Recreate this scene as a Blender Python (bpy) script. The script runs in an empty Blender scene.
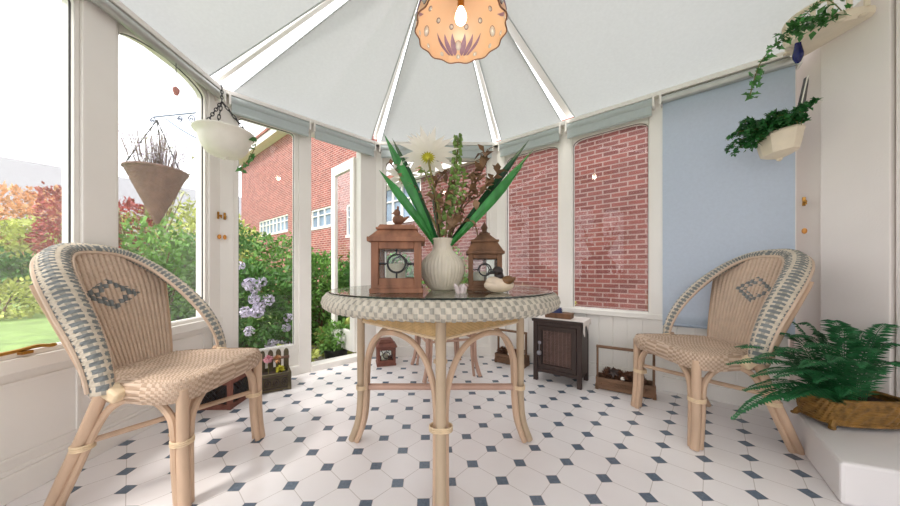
import bpy, math, random
import numpy as np
from mathutils import Vector, Matrix, Euler
R = random.Random(7)
PI = math.pi
SC = bpy.context.scene
COL = SC.collection
F, CX, CY, CH = 290.0, 440.0, 271.0, 0.86

def px(x, y, d):
    return Vector(((x-CX)/F*d, d, CH+(CY-y)/F*d))

# ---------------------------------------------------------------- materials
def nodes(name):
    m = bpy.data.materials.new(name); m.use_nodes = True
    nt = m.node_tree; nt.nodes.clear()
    out = nt.nodes.new('ShaderNodeOutputMaterial')
    return m, nt, out

def N(nt, t, **kw):
    n = nt.nodes.new(t)
    for k, v in kw.items():
        if k in n.inputs: n.inputs[k].default_value = v
        else: setattr(n, k, v)
    return n

def mth(nt, op, a, b=None, c=None):
    n = nt.nodes.new('ShaderNodeMath'); n.operation = op
    for i, v in enumerate((a, b, c)):
        if v is None: continue
        if isinstance(v, (int, float)): n.inputs[i].default_value = v
        else: nt.links.new(v, n.inputs[i])
    return n.outputs[0]

def mixc(nt, fac, a, b):
    n = nt.nodes.new('ShaderNodeMix'); n.data_type = 'RGBA'
    for i, v in ((0, fac), (6, a), (7, b)):
        if isinstance(v, (tuple, list)): n.inputs[i].default_value = (*v[:3], 1)
        elif isinstance(v, (int, float)): n.inputs[i].default_value = v
        else: nt.links.new(v, n.inputs[i])
    return n.outputs[2]

def srgb(r, g, b):
    f = lambda c: (c/255/12.92 if c/255 <= .04045 else ((c/255+.055)/1.055)**2.4)
    return (f(r), f(g), f(b))

def mat(name, c, rough=.6, var=.12, scale=12, metal=0, bump=0, bscale=60, island=0, spec=.5, stretch=None, trans=0, c2=None, coat=0):
    m, nt, out = nodes(name)
    p = N(nt, 'ShaderNodeBsdfPrincipled', Roughness=rough, Metallic=metal)
    p.inputs['Specular IOR Level'].default_value = spec
    p.inputs['Coat Weight'].default_value = coat
    tc = N(nt, 'ShaderNodeTexCoord'); vec = tc.outputs['Object']
    if stretch:
        mp = N(nt, 'ShaderNodeMapping'); mp.inputs['Scale'].default_value = stretch
        nt.links.new(vec, mp.inputs[0]); vec = mp.outputs[0]
    nz = N(nt, 'ShaderNodeTexNoise', Scale=scale, Detail=4.0)
    nt.links.new(vec, nz.inputs['Vector'])
    lo = tuple(max(0, x*(1-var)) for x in c); hi = tuple(min(1, x*(1+var)) for x in c)
    if c2: hi = c2
    mr = N(nt, 'ShaderNodeMapRange'); mr.inputs[1].default_value = .3; mr.inputs[2].default_value = .7
    nt.links.new(nz.outputs[0], mr.inputs[0])
    col = mixc(nt, mr.outputs[0], lo, hi)
    if island:
        g = N(nt, 'ShaderNodeNewGeometry')
        hv = N(nt, 'ShaderNodeHueSaturation')
        nt.links.new(mth(nt, 'MULTIPLY_ADD', g.outputs['Random Per Island'], island*2, 1-island), hv.inputs['Value'])
        nt.links.new(col, hv.inputs['Color']); col = hv.outputs[0]
    nt.links.new(col, p.inputs['Base Color'])
    if bump:
        b = N(nt, 'ShaderNodeBump', Strength=bump, Distance=.01)
        n2 = N(nt, 'ShaderNodeTexNoise', Scale=bscale, Detail=3.0)
        nt.links.new(vec, n2.inputs['Vector']); nt.links.new(n2.outputs[0], b.inputs['Height'])
        nt.links.new(b.outputs[0], p.inputs['Normal'])
    sh = p.outputs[0]
    if trans:
        t = N(nt, 'ShaderNodeBsdfTranslucent'); nt.links.new(col, t.inputs[0])
        mx = N(nt, 'ShaderNodeMixShader'); mx.inputs[0].default_value = trans
        nt.links.new(sh, mx.inputs[1]); nt.links.new(t.outputs[0], mx.inputs[2]); sh = mx.outputs[0]
    nt.links.new(sh, out.inputs[0])
    return m

def glassmat(name, tint=(1, 1, 1), base=.035, gain=.8, rough=0.0):
    m, nt, out = nodes(name)
    t = N(nt, 'ShaderNodeBsdfTransparent'); t.inputs[0].default_value = (*tint, 1)
    g = N(nt, 'ShaderNodeBsdfGlossy', Roughness=rough)
    lw = N(nt, 'ShaderNodeLayerWeight', Blend=.5)
    f = mth(nt, 'POWER', lw.outputs['Facing'], 4.0)
    f = mth(nt, 'MULTIPLY_ADD', f, gain, base)
    mx = N(nt, 'ShaderNodeMixShader')
    nt.links.new(f, mx.inputs[0]); nt.links.new(t.outputs[0], mx.inputs[1]); nt.links.new(g.outputs[0], mx.inputs[2])
    nt.links.new(mx.outputs[0], out.inputs[0])
    return m

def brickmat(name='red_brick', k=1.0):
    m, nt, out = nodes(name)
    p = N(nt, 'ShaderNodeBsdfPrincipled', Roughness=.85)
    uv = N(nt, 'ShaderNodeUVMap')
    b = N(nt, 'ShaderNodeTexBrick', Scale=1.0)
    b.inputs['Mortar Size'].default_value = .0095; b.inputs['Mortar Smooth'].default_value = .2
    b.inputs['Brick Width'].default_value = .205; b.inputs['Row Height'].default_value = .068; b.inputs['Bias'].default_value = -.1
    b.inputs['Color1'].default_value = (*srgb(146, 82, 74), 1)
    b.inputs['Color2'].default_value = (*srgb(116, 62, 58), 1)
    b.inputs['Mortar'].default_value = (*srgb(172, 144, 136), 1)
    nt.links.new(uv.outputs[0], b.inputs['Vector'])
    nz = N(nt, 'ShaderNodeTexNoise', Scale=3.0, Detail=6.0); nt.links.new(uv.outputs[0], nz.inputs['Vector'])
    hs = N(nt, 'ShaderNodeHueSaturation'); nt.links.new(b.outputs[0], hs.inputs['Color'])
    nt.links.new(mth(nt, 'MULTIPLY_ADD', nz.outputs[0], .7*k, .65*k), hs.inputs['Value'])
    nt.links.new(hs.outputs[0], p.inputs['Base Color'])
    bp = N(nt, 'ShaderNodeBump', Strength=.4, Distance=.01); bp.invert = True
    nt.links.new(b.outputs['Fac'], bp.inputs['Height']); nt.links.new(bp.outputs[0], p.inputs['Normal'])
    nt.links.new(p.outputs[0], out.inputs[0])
    return m

TA, TTH, TTX, TTY = 0.1475, 0.0, 0.0, 0.0
def floormat(a, th, tx, ty):
    """octagon-and-dot tiles; a = octagon pitch, th = rotation, (tx,ty) = centre of one dot"""
    m, nt, out = nodes('octagon_dot_tiles')
    p = N(nt, 'ShaderNodeBsdfPrincipled', Roughness=.22)
    p.inputs['Specular IOR Level'].default_value = .35
    uv = N(nt, 'ShaderNodeUVMap'); sx = N(nt, 'ShaderNodeSeparateXYZ'); nt.links.new(uv.outputs[0], sx.inputs[0])
    X = mth(nt, 'SUBTRACT', sx.outputs[0], tx); Y = mth(nt, 'SUBTRACT', sx.outputs[1], ty)
    c, s = math.cos(th)/a, math.sin(th)/a
    u = mth(nt, 'ADD', mth(nt, 'MULTIPLY', X, c), mth(nt, 'MULTIPLY', Y, s))
    v = mth(nt, 'SUBTRACT', mth(nt, 'MULTIPLY', Y, c), mth(nt, 'MULTIPLY', X, s))
    fu = mth(nt, 'ABSOLUTE', mth(nt, 'SUBTRACT', u, mth(nt, 'ROUND', u)))   # 0 at dot centre, .5 mid
    fv = mth(nt, 'ABSOLUTE', mth(nt, 'SUBTRACT', v, mth(nt, 'ROUND', v)))
    sm = mth(nt, 'ADD', fu, fv)
    dot = mth(nt, 'LESS_THAN', sm, .212)
    g1 = mth(nt, 'LESS_THAN', mth(nt, 'MINIMUM', fu, fv), .008)
    g2 = mth(nt, 'LESS_THAN', mth(nt, 'ABSOLUTE', mth(nt, 'SUBTRACT', sm, .219)), .010)
    gr = mth(nt, 'MAXIMUM', g1, g2)
    tcn = N(nt, 'ShaderNodeTexNoise', Scale=5.0, Detail=5.0); nt.links.new(uv.outputs[0], tcn.inputs['Vector'])
    nz2 = N(nt, 'ShaderNodeTexNoise', Scale=90.0, Detail=3.0); nt.links.new(uv.outputs[0], nz2.inputs['Vector'])
    wh = mixc(nt, tcn.outputs[0], srgb(232, 226, 226), srgb(243, 240, 240))
    bl = mixc(nt, nz2.outputs[0], srgb(66, 80, 96), srgb(118, 132, 148))
    col = mixc(nt, gr, wh, srgb(196, 188, 184))
    col = mixc(nt, dot, col, bl)
    nt.links.new(col, p.inputs['Base Color'])
    bp = N(nt, 'ShaderNodeBump', Strength=.25, Distance=.004); bp.invert = True
    nt.links.new(gr, bp.inputs['Height']); nt.links.new(bp.outputs[0], p.inputs['Normal'])
    nt.links.new(p.outputs[0], out.inputs[0])
    return m

def fabricmat(name, c, trans=.45):
    m, nt, out = nodes(name)
    d = N(nt, 'ShaderNodeBsdfDiffuse'); t = N(nt, 'ShaderNodeBsdfTranslucent')
    tc = N(nt, 'ShaderNodeTexCoord'); nz = N(nt, 'ShaderNodeTexNoise', Scale=60.0, Detail=5.0)
    nt.links.new(tc.outputs['Object'], nz.inputs['Vector'])
    nb = N(nt, 'ShaderNodeTexNoise', Scale=2.5, Detail=4.0); nt.links.new(tc.outputs['Object'], nb.inputs['Vector'])
    col = mixc(nt, nz.outputs[0], tuple(x*.92 for x in c), tuple(min(1, x*1.06) for x in c))
    col = mixc(nt, mth(nt, 'MULTIPLY', nb.outputs[0], .25), col, tuple(x*.86 for x in c))
    nt.links.new(col, d.inputs[0]); nt.links.new(col, t.inputs[0])
    mx = N(nt, 'ShaderNodeMixShader'); mx.inputs[0].default_value = trans
    nt.links.new(d.outputs[0], mx.inputs[1]); nt.links.new(t.outputs[0], mx.inputs[2])
    nt.links.new(mx.outputs[0], out.inputs[0])
    return m

def emit(name, c, s):
    m, nt, out = nodes(name)
    e = N(nt, 'ShaderNodeEmission', Strength=s); e.inputs[0].default_value = (*c, 1)
    nt.links.new(e.outputs[0], out.inputs[0]); return m

M = {}
M['white'] = mat('white_paint', srgb(242, 238, 232), .45, .02, 4)
M['wall'] = mat('white_plaster', srgb(240, 232, 228), .7, .02, 3, bump=.08, bscale=120)
M['plinth'] = mat('plinth_paint', srgb(238, 234, 234), .5, .02, 3)
M['glass'] = glassmat('window_glass', base=.022)
def hazyglass(name, amt):  # white translucent share imitates the washed-out glare of the garden side
    m, nt, out = nodes(name)
    t = N(nt, 'ShaderNodeBsdfTransparent'); tr = N(nt, 'ShaderNodeBsdfTranslucent'); tr.inputs[0].default_value = (1, 1, 1, 1)
    tc = N(nt, 'ShaderNodeTexCoord'); nz = N(nt, 'ShaderNodeTexNoise', Scale=2.0, Detail=5.0); nt.links.new(tc.outputs['Object'], nz.inputs['Vector'])
    m1 = N(nt, 'ShaderNodeMixShader'); nt.links.new(mth(nt, 'MULTIPLY_ADD', nz.outputs[0], amt, amt*.5), m1.inputs[0])
    nt.links.new(t.outputs[0], m1.inputs[1]); nt.links.new(tr.outputs[0], m1.inputs[2])
    g = N(nt, 'ShaderNodeBsdfGlossy', Roughness=0.0); lw = N(nt, 'ShaderNodeLayerWeight', Blend=.5)
    f = mth(nt, 'MULTIPLY_ADD', mth(nt, 'POWER', lw.outputs['Facing'], 5.0), .5, .03)
    mx = N(nt, 'ShaderNodeMixShader'); nt.links.new(f, mx.inputs[0]); nt.links.new(m1.outputs[0], mx.inputs[1]); nt.links.new(g.outputs[0], mx.inputs[2])
    nt.links.new(mx.outputs[0], out.inputs[0]); return m
M['hglass'] = hazyglass('glare_veil_glass', .016)
M['hglass2'] = hazyglass('glare_veil_glass_near', .03)
M['tglass'] = glassmat('table_glass', (.93, .96, .94), .05, .85)
M['tglass_edge'] = mat('table_glass_edge', srgb(30, 42, 40), .1, .1, 8)
M['lglass'] = glassmat('lantern_glass', (.95, .97, .97), .015, .4)
M['gasket'] = mat('dark_gasket', srgb(78, 76, 78), .6, .1)
M['fabric'] = fabricmat('roof_blind_fabric', srgb(205, 208, 207), .25)
M['roller'] = fabricmat('roller_blind_fabric', srgb(218, 226, 226), .35)
M['blue'] = fabricmat('blue_blind_fabric', srgb(200, 213, 228), .25)
M['trimgrey'] = mat('grey_trim', srgb(188, 194, 194), .45, .05)
M['alu'] = mat('brushed_aluminium', srgb(188, 190, 186), .35, .05, metal=.6)
M['cane'] = mat('pale_cane', srgb(198, 168, 142), .5, .18, 9, bump=.12, bscale=50, stretch=(1, 1, .35))
M['cane_grey'] = mat('weathered_cane', srgb(184, 162, 136), .5, .16, 9, bump=.12, bscale=50, stretch=(1, 1, .35))
M['cane_pink'] = mat('pinkish_cane', srgb(190, 154, 136), .5, .16, 9, bump=.12, bscale=50, stretch=(1, 1, .35))
M['weave'] = mat('honey_weave', srgb(202, 178, 157), .6, .07, 25)
M['weave_w'] = mat('whitewashed_weave', srgb(202, 190, 172), .6, .14, 30)
M['weave_g'] = mat('grey_dyed_weave', srgb(116, 120, 120), .6, .22, 30)
M['weave_lg'] = mat('light_grey_weave', srgb(154, 149, 138), .6, .2, 30)
M['weave_b'] = mat('tan_weave', srgb(172, 146, 124), .6, .12, 25)
M['weave_t'] = mat('grey_beige_weave', srgb(198, 189, 173), .6, .14, 30)
M['weave_y'] = mat('golden_weave', srgb(200, 168, 120), .6, .16, 25)
M['binding'] = mat('cane_binding', srgb(222, 198, 164), .5, .1, 40)
M['wood_l'] = mat('washed_brown_wood', srgb(144, 98, 74), .65, .42, 22, bump=.2, stretch=(1, 1, .2))
M['wood_m'] = mat('brown_wood', srgb(112, 78, 54), .65, .42, 22, bump=.2, stretch=(1, 1, .2))
M['wood_d'] = mat('dark_carved_wood', srgb(54, 39, 34), .5, .25, 18, bump=.1, stretch=(1, 1, .25))
M['wood_r'] = mat('rustic_wood', srgb(124, 94, 72), .8, .3, 18, bump=.3, stretch=(.3, 1, 1))
M['wood_g'] = mat('mossy_wood', srgb(84, 76, 56), .85, .35, 18, bump=.3, stretch=(.3, 1, 1))
M['wood_red'] = mat('reddish_wood', srgb(120, 74, 62), .7, .3, 18, bump=.2)
M['iron'] = mat('black_iron', srgb(38, 36, 38), .5, .1)
M['brass'] = mat('aged_brass', srgb(176, 130, 62), .32, .15, metal=.9)
M['candle'] = mat('ivory_wax', srgb(238, 228, 204), .5, .04, trans=.2)
M['ceramic'] = mat('ribbed_ivory_glaze', srgb(226, 216, 198), .35, .06, 20)
M['cream'] = mat('cream_glaze', srgb(232, 218, 196), .45, .06, 14, bump=.1)
M['white_ceramic'] = mat('white_glaze', srgb(240, 236, 226), .4, .04, 14)
M['leaf'] = mat('strap_leaf', srgb(58, 140, 66), .35, .3, 10, island=.15, stretch=(3, 3, 1), trans=.12)
M['leaf_d'] = mat('dark_strap_leaf', srgb(22, 78, 42), .35, .3, 10, island=.15, trans=.1)
M['fern'] = mat('fern_green', srgb(36, 104, 58), .5, .3, 8, island=.35, trans=.15)
M['fern2'] = mat('pot_fern_green', srgb(44, 108, 50), .5, .3, 8, island=.4, trans=.1)
M['ivy'] = mat('ivy_green', srgb(70, 128, 62), .45, .3, 20, island=.35, trans=.15)
M['hedge'] = mat('hedge_green', srgb(104, 146, 66), .6, .3, 2, island=.45, trans=.2)
M['hedge_d'] = mat('dark_hedge_green', srgb(80, 124, 58), .6, .3, 2, island=.45, trans=.2)
M['olive'] = mat('yellow_green_leaves', srgb(176, 184, 100), .6, .3, 2, island=.4, trans=.2)
M['red'] = mat('red_leaves', srgb(160, 74, 70), .6, .3, 3, island=.4, trans=.2)
M['orange'] = mat('orange_leaves', srgb(206, 156, 112), .6, .3, 3, island=.35, trans=.2)
M['pale'] = mat('pale_twig_leaves', srgb(176, 178, 140), .6, .2, 3, island=.3, trans=.2)
M['lilac'] = mat('lilac_petals', srgb(220, 212, 232), .6, .15, 20, island=.2, trans=.2)
M['petal'] = mat('white_petals', srgb(250, 248, 240), .5, .02, 10, trans=.5)
M['yellow'] = mat('yellow_green_flower_heart', srgb(196, 190, 60), .5, .2, 30)
M['bells'] = mat('green_bell_flowers', srgb(138, 170, 92), .5, .25, 20, island=.25, trans=.2)
M['brownleaf'] = mat('brown_dried_leaves', srgb(136, 106, 78), .6, .3, 15, island=.3, trans=.1)
M['stem'] = mat('olive_stem', srgb(124, 118, 60), .6, .2)
M['stem_b'] = mat('brown_stem', srgb(104, 78, 54), .7, .2)
M['pink'] = mat('pink_flowers', srgb(222, 160, 172), .6, .15, 10, island=.2)
M['cone'] = mat('pine_cone_scales', srgb(106, 72, 52), .75, .35, 20, island=.35)
M['basket'] = mat('gilded_basket_weave', srgb(140, 104, 50), .5, .4, 40, metal=.25)
M['willow'] = mat('weathered_willow', srgb(116, 88, 76), .7, .3, 30)
M['soil'] = mat('dark_soil', srgb(52, 40, 32), .95, .3, 30, bump=.5)
M['duck_w'] = mat('cream_painted_wood', srgb(226, 206, 184), .5, .1, 20)
M['duck_d'] = mat('dark_painted_head', srgb(44, 30, 28), .45, .2, 20)
M['duck_b'] = mat('brown_painted_wing', srgb(120, 84, 50), .5, .3, 30)
M['crystal'] = mat('pale_crystal', srgb(214, 200, 200), .15, .2, 40, spec=.8)
M['cloth'] = mat('white_lace_cloth', srgb(228, 220, 214), .85, .05, 60)
M['navy'] = mat('navy_cloth', srgb(54, 62, 104), .7, .15, 20)
M['cobalt'] = mat('cobalt_glass', srgb(24, 30, 92), .1, .2, 20)
M['lawn'] = mat('lawn_grass', srgb(122, 148, 82), .9, .3, 4, bump=.5, bscale=40)
M['paving'] = mat('garden_paving', srgb(170, 160, 150), .9, .15, 3)
M['slate'] = mat('pale_grey_roof', srgb(158, 158, 162), .8, .1, 6)
M['brick'] = brickmat('sunlit_brick', 1.25)  # same brick lightened: sun on the tall wall put into the colour
M['brick_shaded'] = brickmat('shaded_brick', .62)  # same brick darkened: shade on the low wall put into the colour
M['dpane'] = mat('far_window_pane', srgb(120, 140, 160), .1, .3, 2, spec=.8)
M['blackpot'] = mat('black_plastic', srgb(40, 42, 44), .5, .1)
M['pale_pink'] = mat('terracotta_pink', srgb(216, 150, 140), .5, .1)
M['grey_plaque'] = mat('grey_plaque', srgb(150, 146, 144), .3, .5, 30, c2=srgb(60, 56, 56))
M['amber'] = mat('amber_peg', srgb(206, 140, 60), .4, .15)
M['blueiron'] = mat('blue_grey_iron', srgb(120, 132, 156), .5, .1)

# ---------------------------------------------------------------- mesh builder
class MB:
    def __init__(s): s.v = []; s.f = []; s.mi = []; s.uv = {}
    def add(s, vs, fs, mi=0):
        b = len(s.v); s.v += [tuple(p) for p in vs]
        for i, f in enumerate(fs):
            s.f.append(tuple(b+k for k in f)); s.mi.append(mi[i] if isinstance(mi, list) else mi)
        return s
    def box(s, c, d, rot=None, mi=0):
        x, y, z = d[0]/2, d[1]/2, d[2]/2
        vs = [Vector((sx*x, sy*y, sz*z)) for sz in (-1, 1) for sy in (-1, 1) for sx in (-1, 1)]
        if rot is not None:
            r = rot if isinstance(rot, Matrix) else Euler(rot).to_matrix()
            vs = [r @ v for v in vs]
        c = Vector(c); vs = [v+c for v in vs]
        return s.add(vs, [(0, 2, 3, 1), (4, 5, 7, 6), (0, 1, 5, 4), (2, 6, 7, 3), (0, 4, 6, 2), (1, 3, 7, 5)], mi)
    def hexa(s, b4, t4, mi=0):
        return s.add(list(b4)+list(t4), [(3, 2, 1, 0), (4, 5, 6, 7), (0, 1, 5, 4), (1, 2, 6, 5), (2, 3, 7, 6), (3, 0, 4, 7)], mi)
    def tube(s, pts, r, n=8, closed=False, mi=0, caps=True):
        P = [Vector(p) for p in pts]; m = len(P)
        rs = r if isinstance(r, (list, tuple)) else [r]*m
        T = []
        for i in range(m):
            a = P[(i-1) % m] if (closed or i > 0) else P[i]
            b = P[(i+1) % m] if (closed or i < m-1) else P[i]
            t = (b-a); T.append(t.normalized() if t.length > 1e-9 else Vector((0, 0, 1)))
        up = Vector((0, 0, 1)) if abs(T[0].z) < .9 else Vector((1, 0, 0))
        nrm = (up - T[0]*up.dot(T[0])).normalized()
        vs = []
        for i in range(m):
            if i:
                nrm = nrm - T[i]*nrm.dot(T[i])
                nrm = nrm.normalized() if nrm.length > 1e-6 else T[i].orthogonal().normalized()
            bn = T[i].cross(nrm)
            for k in range(n):
                a = 2*PI*k/n
                vs.append(P[i]+(nrm*math.cos(a)+bn*math.sin(a))*rs[i])
        fs = []
        for i in range(m if closed else m-1):
            for k in range(n):
                a, b = i*n+k, i*n+(k+1) % n; c, d = ((i+1) % m)*n+(k+1) % n, ((i+1) % m)*n+k
                fs.append((a, b, c, d))
        if caps and not closed:
            fs.append(tuple(range(n-1, -1, -1))); fs.append(tuple((m-1)*n+k for k in range(n)))
        return s.add(vs, fs, mi)
    def lathe(s, prof, n=32, c=(0, 0, 0), mi=0, wob=None, capb=True, capt=True):
        vs = []; fs = []
        for (r, z) in prof:
            for k in range(n):
                a = 2*PI*k/n; rr = r*(wob(a, z) if wob else 1)
                vs.append((c[0]+rr*math.cos(a), c[1]+rr*math.sin(a), c[2]+z))
        m = len(prof)
        for i in range(m-1):
            for k in range(n):
                fs.append((i*n+k, i*n+(k+1) % n, (i+1)*n+(k+1) % n, (i+1)*n+k))
        if capb: fs.append(tuple(range(n-1, -1, -1)))
        if capt: fs.append(tuple((m-1)*n+k for k in range(n)))
        return s.add(vs, fs, mi)
    def ball(s, c, r, n=12, m=8, mi=0, rot=None):
        r = r if isinstance(r, (tuple, list)) else (r, r, r)
        vs = []; fs = []; c = Vector(c)
        q = Euler(rot).to_matrix() if rot else None
        for j in range(1, m):
            t = PI*j/m
            for k in range(n):
                a = 2*PI*k/n
                v = Vector((r[0]*math.sin(t)*math.cos(a), r[1]*math.sin(t)*math.sin(a), r[2]*math.cos(t)))
                vs.append((q @ v if q else v)+c)
        top = Vector((0, 0, r[2])); bot = -top
        vs += [(q @ top if q else top)+c, (q @ bot if q else bot)+c]
        T, B = (m-1)*n, (m-1)*n+1
        for j in range(m-2):
            for k in range(n):
                fs.append((j*n+k, (j+1)*n+k, (j+1)*n+(k+1) % n, j*n+(k+1) % n))
        for k in range(n):
            fs.append((T, k, (k+1) % n)); fs.append((B, (m-2)*n+(k+1) % n, (m-2)*n+k))
        return s.add(vs, fs, mi)
    def prism(s, poly, z0, z1, mi=0):
        n = len(poly)
        vs = [(x, y, z0) for x, y in poly]+[(x, y, z1) for x, y in poly]
        fs = [tuple(range(n-1, -1, -1)), tuple(range(n, 2*n))]+[(i, (i+1) % n, n+(i+1) % n, n+i) for i in range(n)]
        return s.add(vs, fs, mi)
    def grid(s, fn, nu, nv, cu=False, mi=None):
        vs = [fn(i/(nu if cu else nu-1), j/(nv-1)) for j in range(nv) for i in range(nu)]
        fs = []; mm = []
        for j in range(nv-1):
            for i in range(nu if cu else nu-1):
                a = j*nu+i; b = j*nu+(i+1) % nu
                fs.append((a, b, b+nu, a+nu)); mm.append(mi(i, j) if mi else 0)
        return s.add(vs, fs, mm)
    def leaf(s, p, d, up, L, w, bend=.15, mi=0, tip=True):
        """folded 4-face leaf from p along d"""
        p = Vector(p); d = Vector(d).normalized(); up = Vector(up)
        sd = d.cross(up); sd = sd.normalized() if sd.length > 1e-6 else d.orthogonal().normalized()
        n = sd.cross(d)
        a = p; b = p+d*L*.45+n*bend*L*.35; c = p+d*L-n*bend*L*.4
        l = b+sd*w/2+n*w*.12; r_ = b-sd*w/2+n*w*.12
        return s.add([a, l, b, r_, c], [(0, 2, 1), (0, 3, 2), (1, 2, 4), (2, 3, 4)], mi)
    def xf(s, mtx):
        s.v = [tuple(mtx @ Vector(p)) for p in s.v]; return s
    def build(s, name, m, parent=None, smooth=40, bevel=0, uv=None, kind=None):
        me = bpy.data.meshes.new(name); me.from_pydata(s.v, [], s.f)
        for x in (m if isinstance(m, (list, tuple)) else [m]): me.materials.append(M[x] if isinstance(x, str) else x)
        if any(s.mi): me.polygons.foreach_set('material_index', s.mi)
        if uv:
            l = me.uv_layers.new(name='UVMap')
            for lp in me.loops: l.data[lp.index].uv = uv(Vector(s.v[lp.vertex_index]))
        if smooth:
            me.polygons.foreach_set('use_smooth', [True]*len(me.polygons))
            me.update(); me.set_sharp_from_angle(angle=math.radians(smooth))
        me.update()
        o = bpy.data.objects.new(name, me); COL.objects.link(o)
        if parent is not None: o.parent = parent
        if bevel:
            b = o.modifiers.new('bevel', 'BEVEL'); b.width = bevel; b.segments = 2; b.limit_method = 'ANGLE'
        if kind: o['kind'] = kind
        return o

def thing(name, label, cat, loc=(0, 0, 0), rz=0, group=None):
    o = bpy.data.objects.new(name, None); COL.objects.link(o)
    o.location = loc; o.rotation_euler = (0, 0, rz); o.empty_display_size = .05
    return tag(o, label, cat, group)
def tag(o, label, cat, group=None):
    o['label'] = label; o['category'] = cat
    if group: o['group'] = group
    return o
def S(o): o['kind'] = 'structure'; return o
def dup(root, loc, rz, label, group=None):
    r = root.copy(); COL.objects.link(r); r.location = loc; r.rotation_euler = (0, 0, rz); r['label'] = label
    if group: r['group'] = group
    for ch in list(root.children):
        c = ch.copy(); COL.objects.link(c); c.parent = r
        for g in list(ch.children):
            d = g.copy(); COL.objects.link(d); d.parent = c
    return r
def bez(a, b, c, d, n=12):
    a, b, c, d = map(Vector, (a, b, c, d)); o = []
    for i in range(n+1):
        t = i/n; q = 1-t
        o.append(a*q**3+b*3*q*q*t+c*3*q*t*t+d*t**3)
    return o
def poly3(pts, sub=6):
    """smooth curve through points"""
    P = [Vector(p) for p in pts]; o = []
    for i in range(len(P)-1):
        p0 = P[max(0, i-1)]; p1 = P[i]; p2 = P[i+1]; p3 = P[min(len(P)-1, i+2)]
        for k in range(sub):
            t = k/sub
            o.append(.5*((2*p1)+(p2-p0)*t+(2*p0-5*p1+4*p2-p3)*t*t+(3*p1-p0-3*p2+p3)*t**3))
    o.append(P[-1]); return o

# ---------------------------------------------------------------- shell geometry
E1 = Vector((-1.60, 2.07)); E2 = Vector((-.66, 2.955)); E3 = Vector((.59, 2.97)); E4 = Vector((2.085, 1.742))
E0 = E1+Vector((-.012, -1))*3.25
EM = E3+(E4-E3).normalized()*.70
XW = 2.13        # plaster wall on the right
EH = 2.15
HUB = Vector((0, 1.43, 2.53))
CEN = Vector((0, 1.2))

class Facet:
    def __init__(s, A, B):
        s.A = A; s.d = (B-A).normalized(); s.L = (B-A).length
        n = Vector((-s.d.y, s.d.x))
        if n.dot(CEN-A) < 0: n = -n
        s.n = n; s.flip = (s.d.x*n.y-s.d.y*n.x) < 0
    def p(s, a, h, dep=0): q = s.A+s.d*a+s.n*dep; return Vector((q.x, q.y, h))
    def box(s, mb, a0, a1, h0, h1, d0, d1, mi=0):
        b = [s.p(a0, h0, d0), s.p(a1, h0, d0), s.p(a1, h0, d1), s.p(a0, h0, d1)]
        t = [s.p(a0, h1, d0), s.p(a1, h1, d0), s.p(a1, h1, d1), s.p(a0, h1, d1)]
        if s.flip: b.reverse(); t.reverse()
        mb.hexa(b, t, mi); return mb
    def head(s, mb, a0, a1, ha, ht, rh, rv, d0, d1, n=24):
        """spandrel over an opening whose top corners are rounded"""
        w = a1-a0
        def z(x):
            e = min(x, w-x)
            if e >= rh: return ha
            return ha-rv*(1-math.sqrt(max(0, 1-((rh-e)/rh)**2)))
        xs = sorted(set([w*(1-math.cos(PI*i/n))/2 for i in range(n+1)]))
        vs = []
        for x in xs:
            zz = z(x)
            vs += [s.p(a0+x, zz, d0), s.p(a0+x, ht, d0), s.p(a0+x, zz, d1), s.p(a0+x, ht, d1)]
        fs = []
        for i in range(len(xs)-1):
            a, b = i*4, (i+1)*4
            fs += [(a, b, b+1, a+1), (a+2, a+3, b+3, b+2), (a, a+2, b+2, b), (a+1, b+1, b+3, a+3)]
        if s.flip: fs = [tuple(reversed(f)) for f in fs]
        mb.add(vs, fs)
        return [s.p(a0+x, z(x), d1) for x in xs]

WIN = [0]
def window(fc, a0, a1, hb, ht=1.97, fr=.028, rh=.12, rv=.07, top=None, pane='glass'):
    """frame, gasket line and pane in the opening a0..a1; frame depth 5 cm"""
    WIN[0] += 1; top = top or 2.045
    m = MB(); D0, D1 = -.025, .03
    fc.box(m, a0, a0+fr, hb, top, D0, D1); fc.box(m, a1-fr, a1, hb, top, D0, D1)
    fc.box(m, a0+fr, a1-fr, hb, hb+fr, D0, D1)
    arc = fc.head(m, a0+fr, a1-fr, ht, top, rh, rv, D0, D1)
    o = S(m.build('window_%d' % WIN[0], 'white', smooth=30, bevel=.003))
    g = MB()
    loop = [fc.p(a0+fr, hb+fr, .012)]+[Vector((p.x, p.y, p.z))-Vector((fc.n.x, fc.n.y, 0))*.018 for p in arc]+[fc.p(a1-fr, hb+fr, .012)]
    g.tube(loop, .0045, 6, closed=True); g.build('gasket', 'gasket', o)
    p = MB(); fc.box(p, a0+fr-.005, a1-fr+.005, hb+fr-.005, ht+.005, -.003, .003); p.build('pane', pane, o, smooth=0)
    return o

def spx(fc, x):
    q = (x-CX)/F; return (q*fc.A.y-fc.A.x)/(fc.d.x-q*fc.d.y)
FL = Facet(E1, E0); FDL = Facet(E1, E2); FB = Facet(E2, E3); FR = Facet(E3, E4)

# floor ----------------------------------------------------------
def build_floor():
    pts = [(E0.x, E0.y), (XW+.1, E0.y), (XW+.1, 1.7), (E4.x+.04, E4.y+.04), (E3.x, E3.y), (E2.x, E2.y), (E1.x, E1.y)]
    m = MB(); m.prism(pts, -.06, 0)
    return S(m.build('floor', floormat(TILE_A, TILE_TH, TILE_X, TILE_Y), smooth=0, uv=lambda v: (v.x, v.y)))
TILE_A, TILE_TH, TILE_X, TILE_Y = .1507, PI/4+.0325, -.0614, 1.0734
build_floor()

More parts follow.
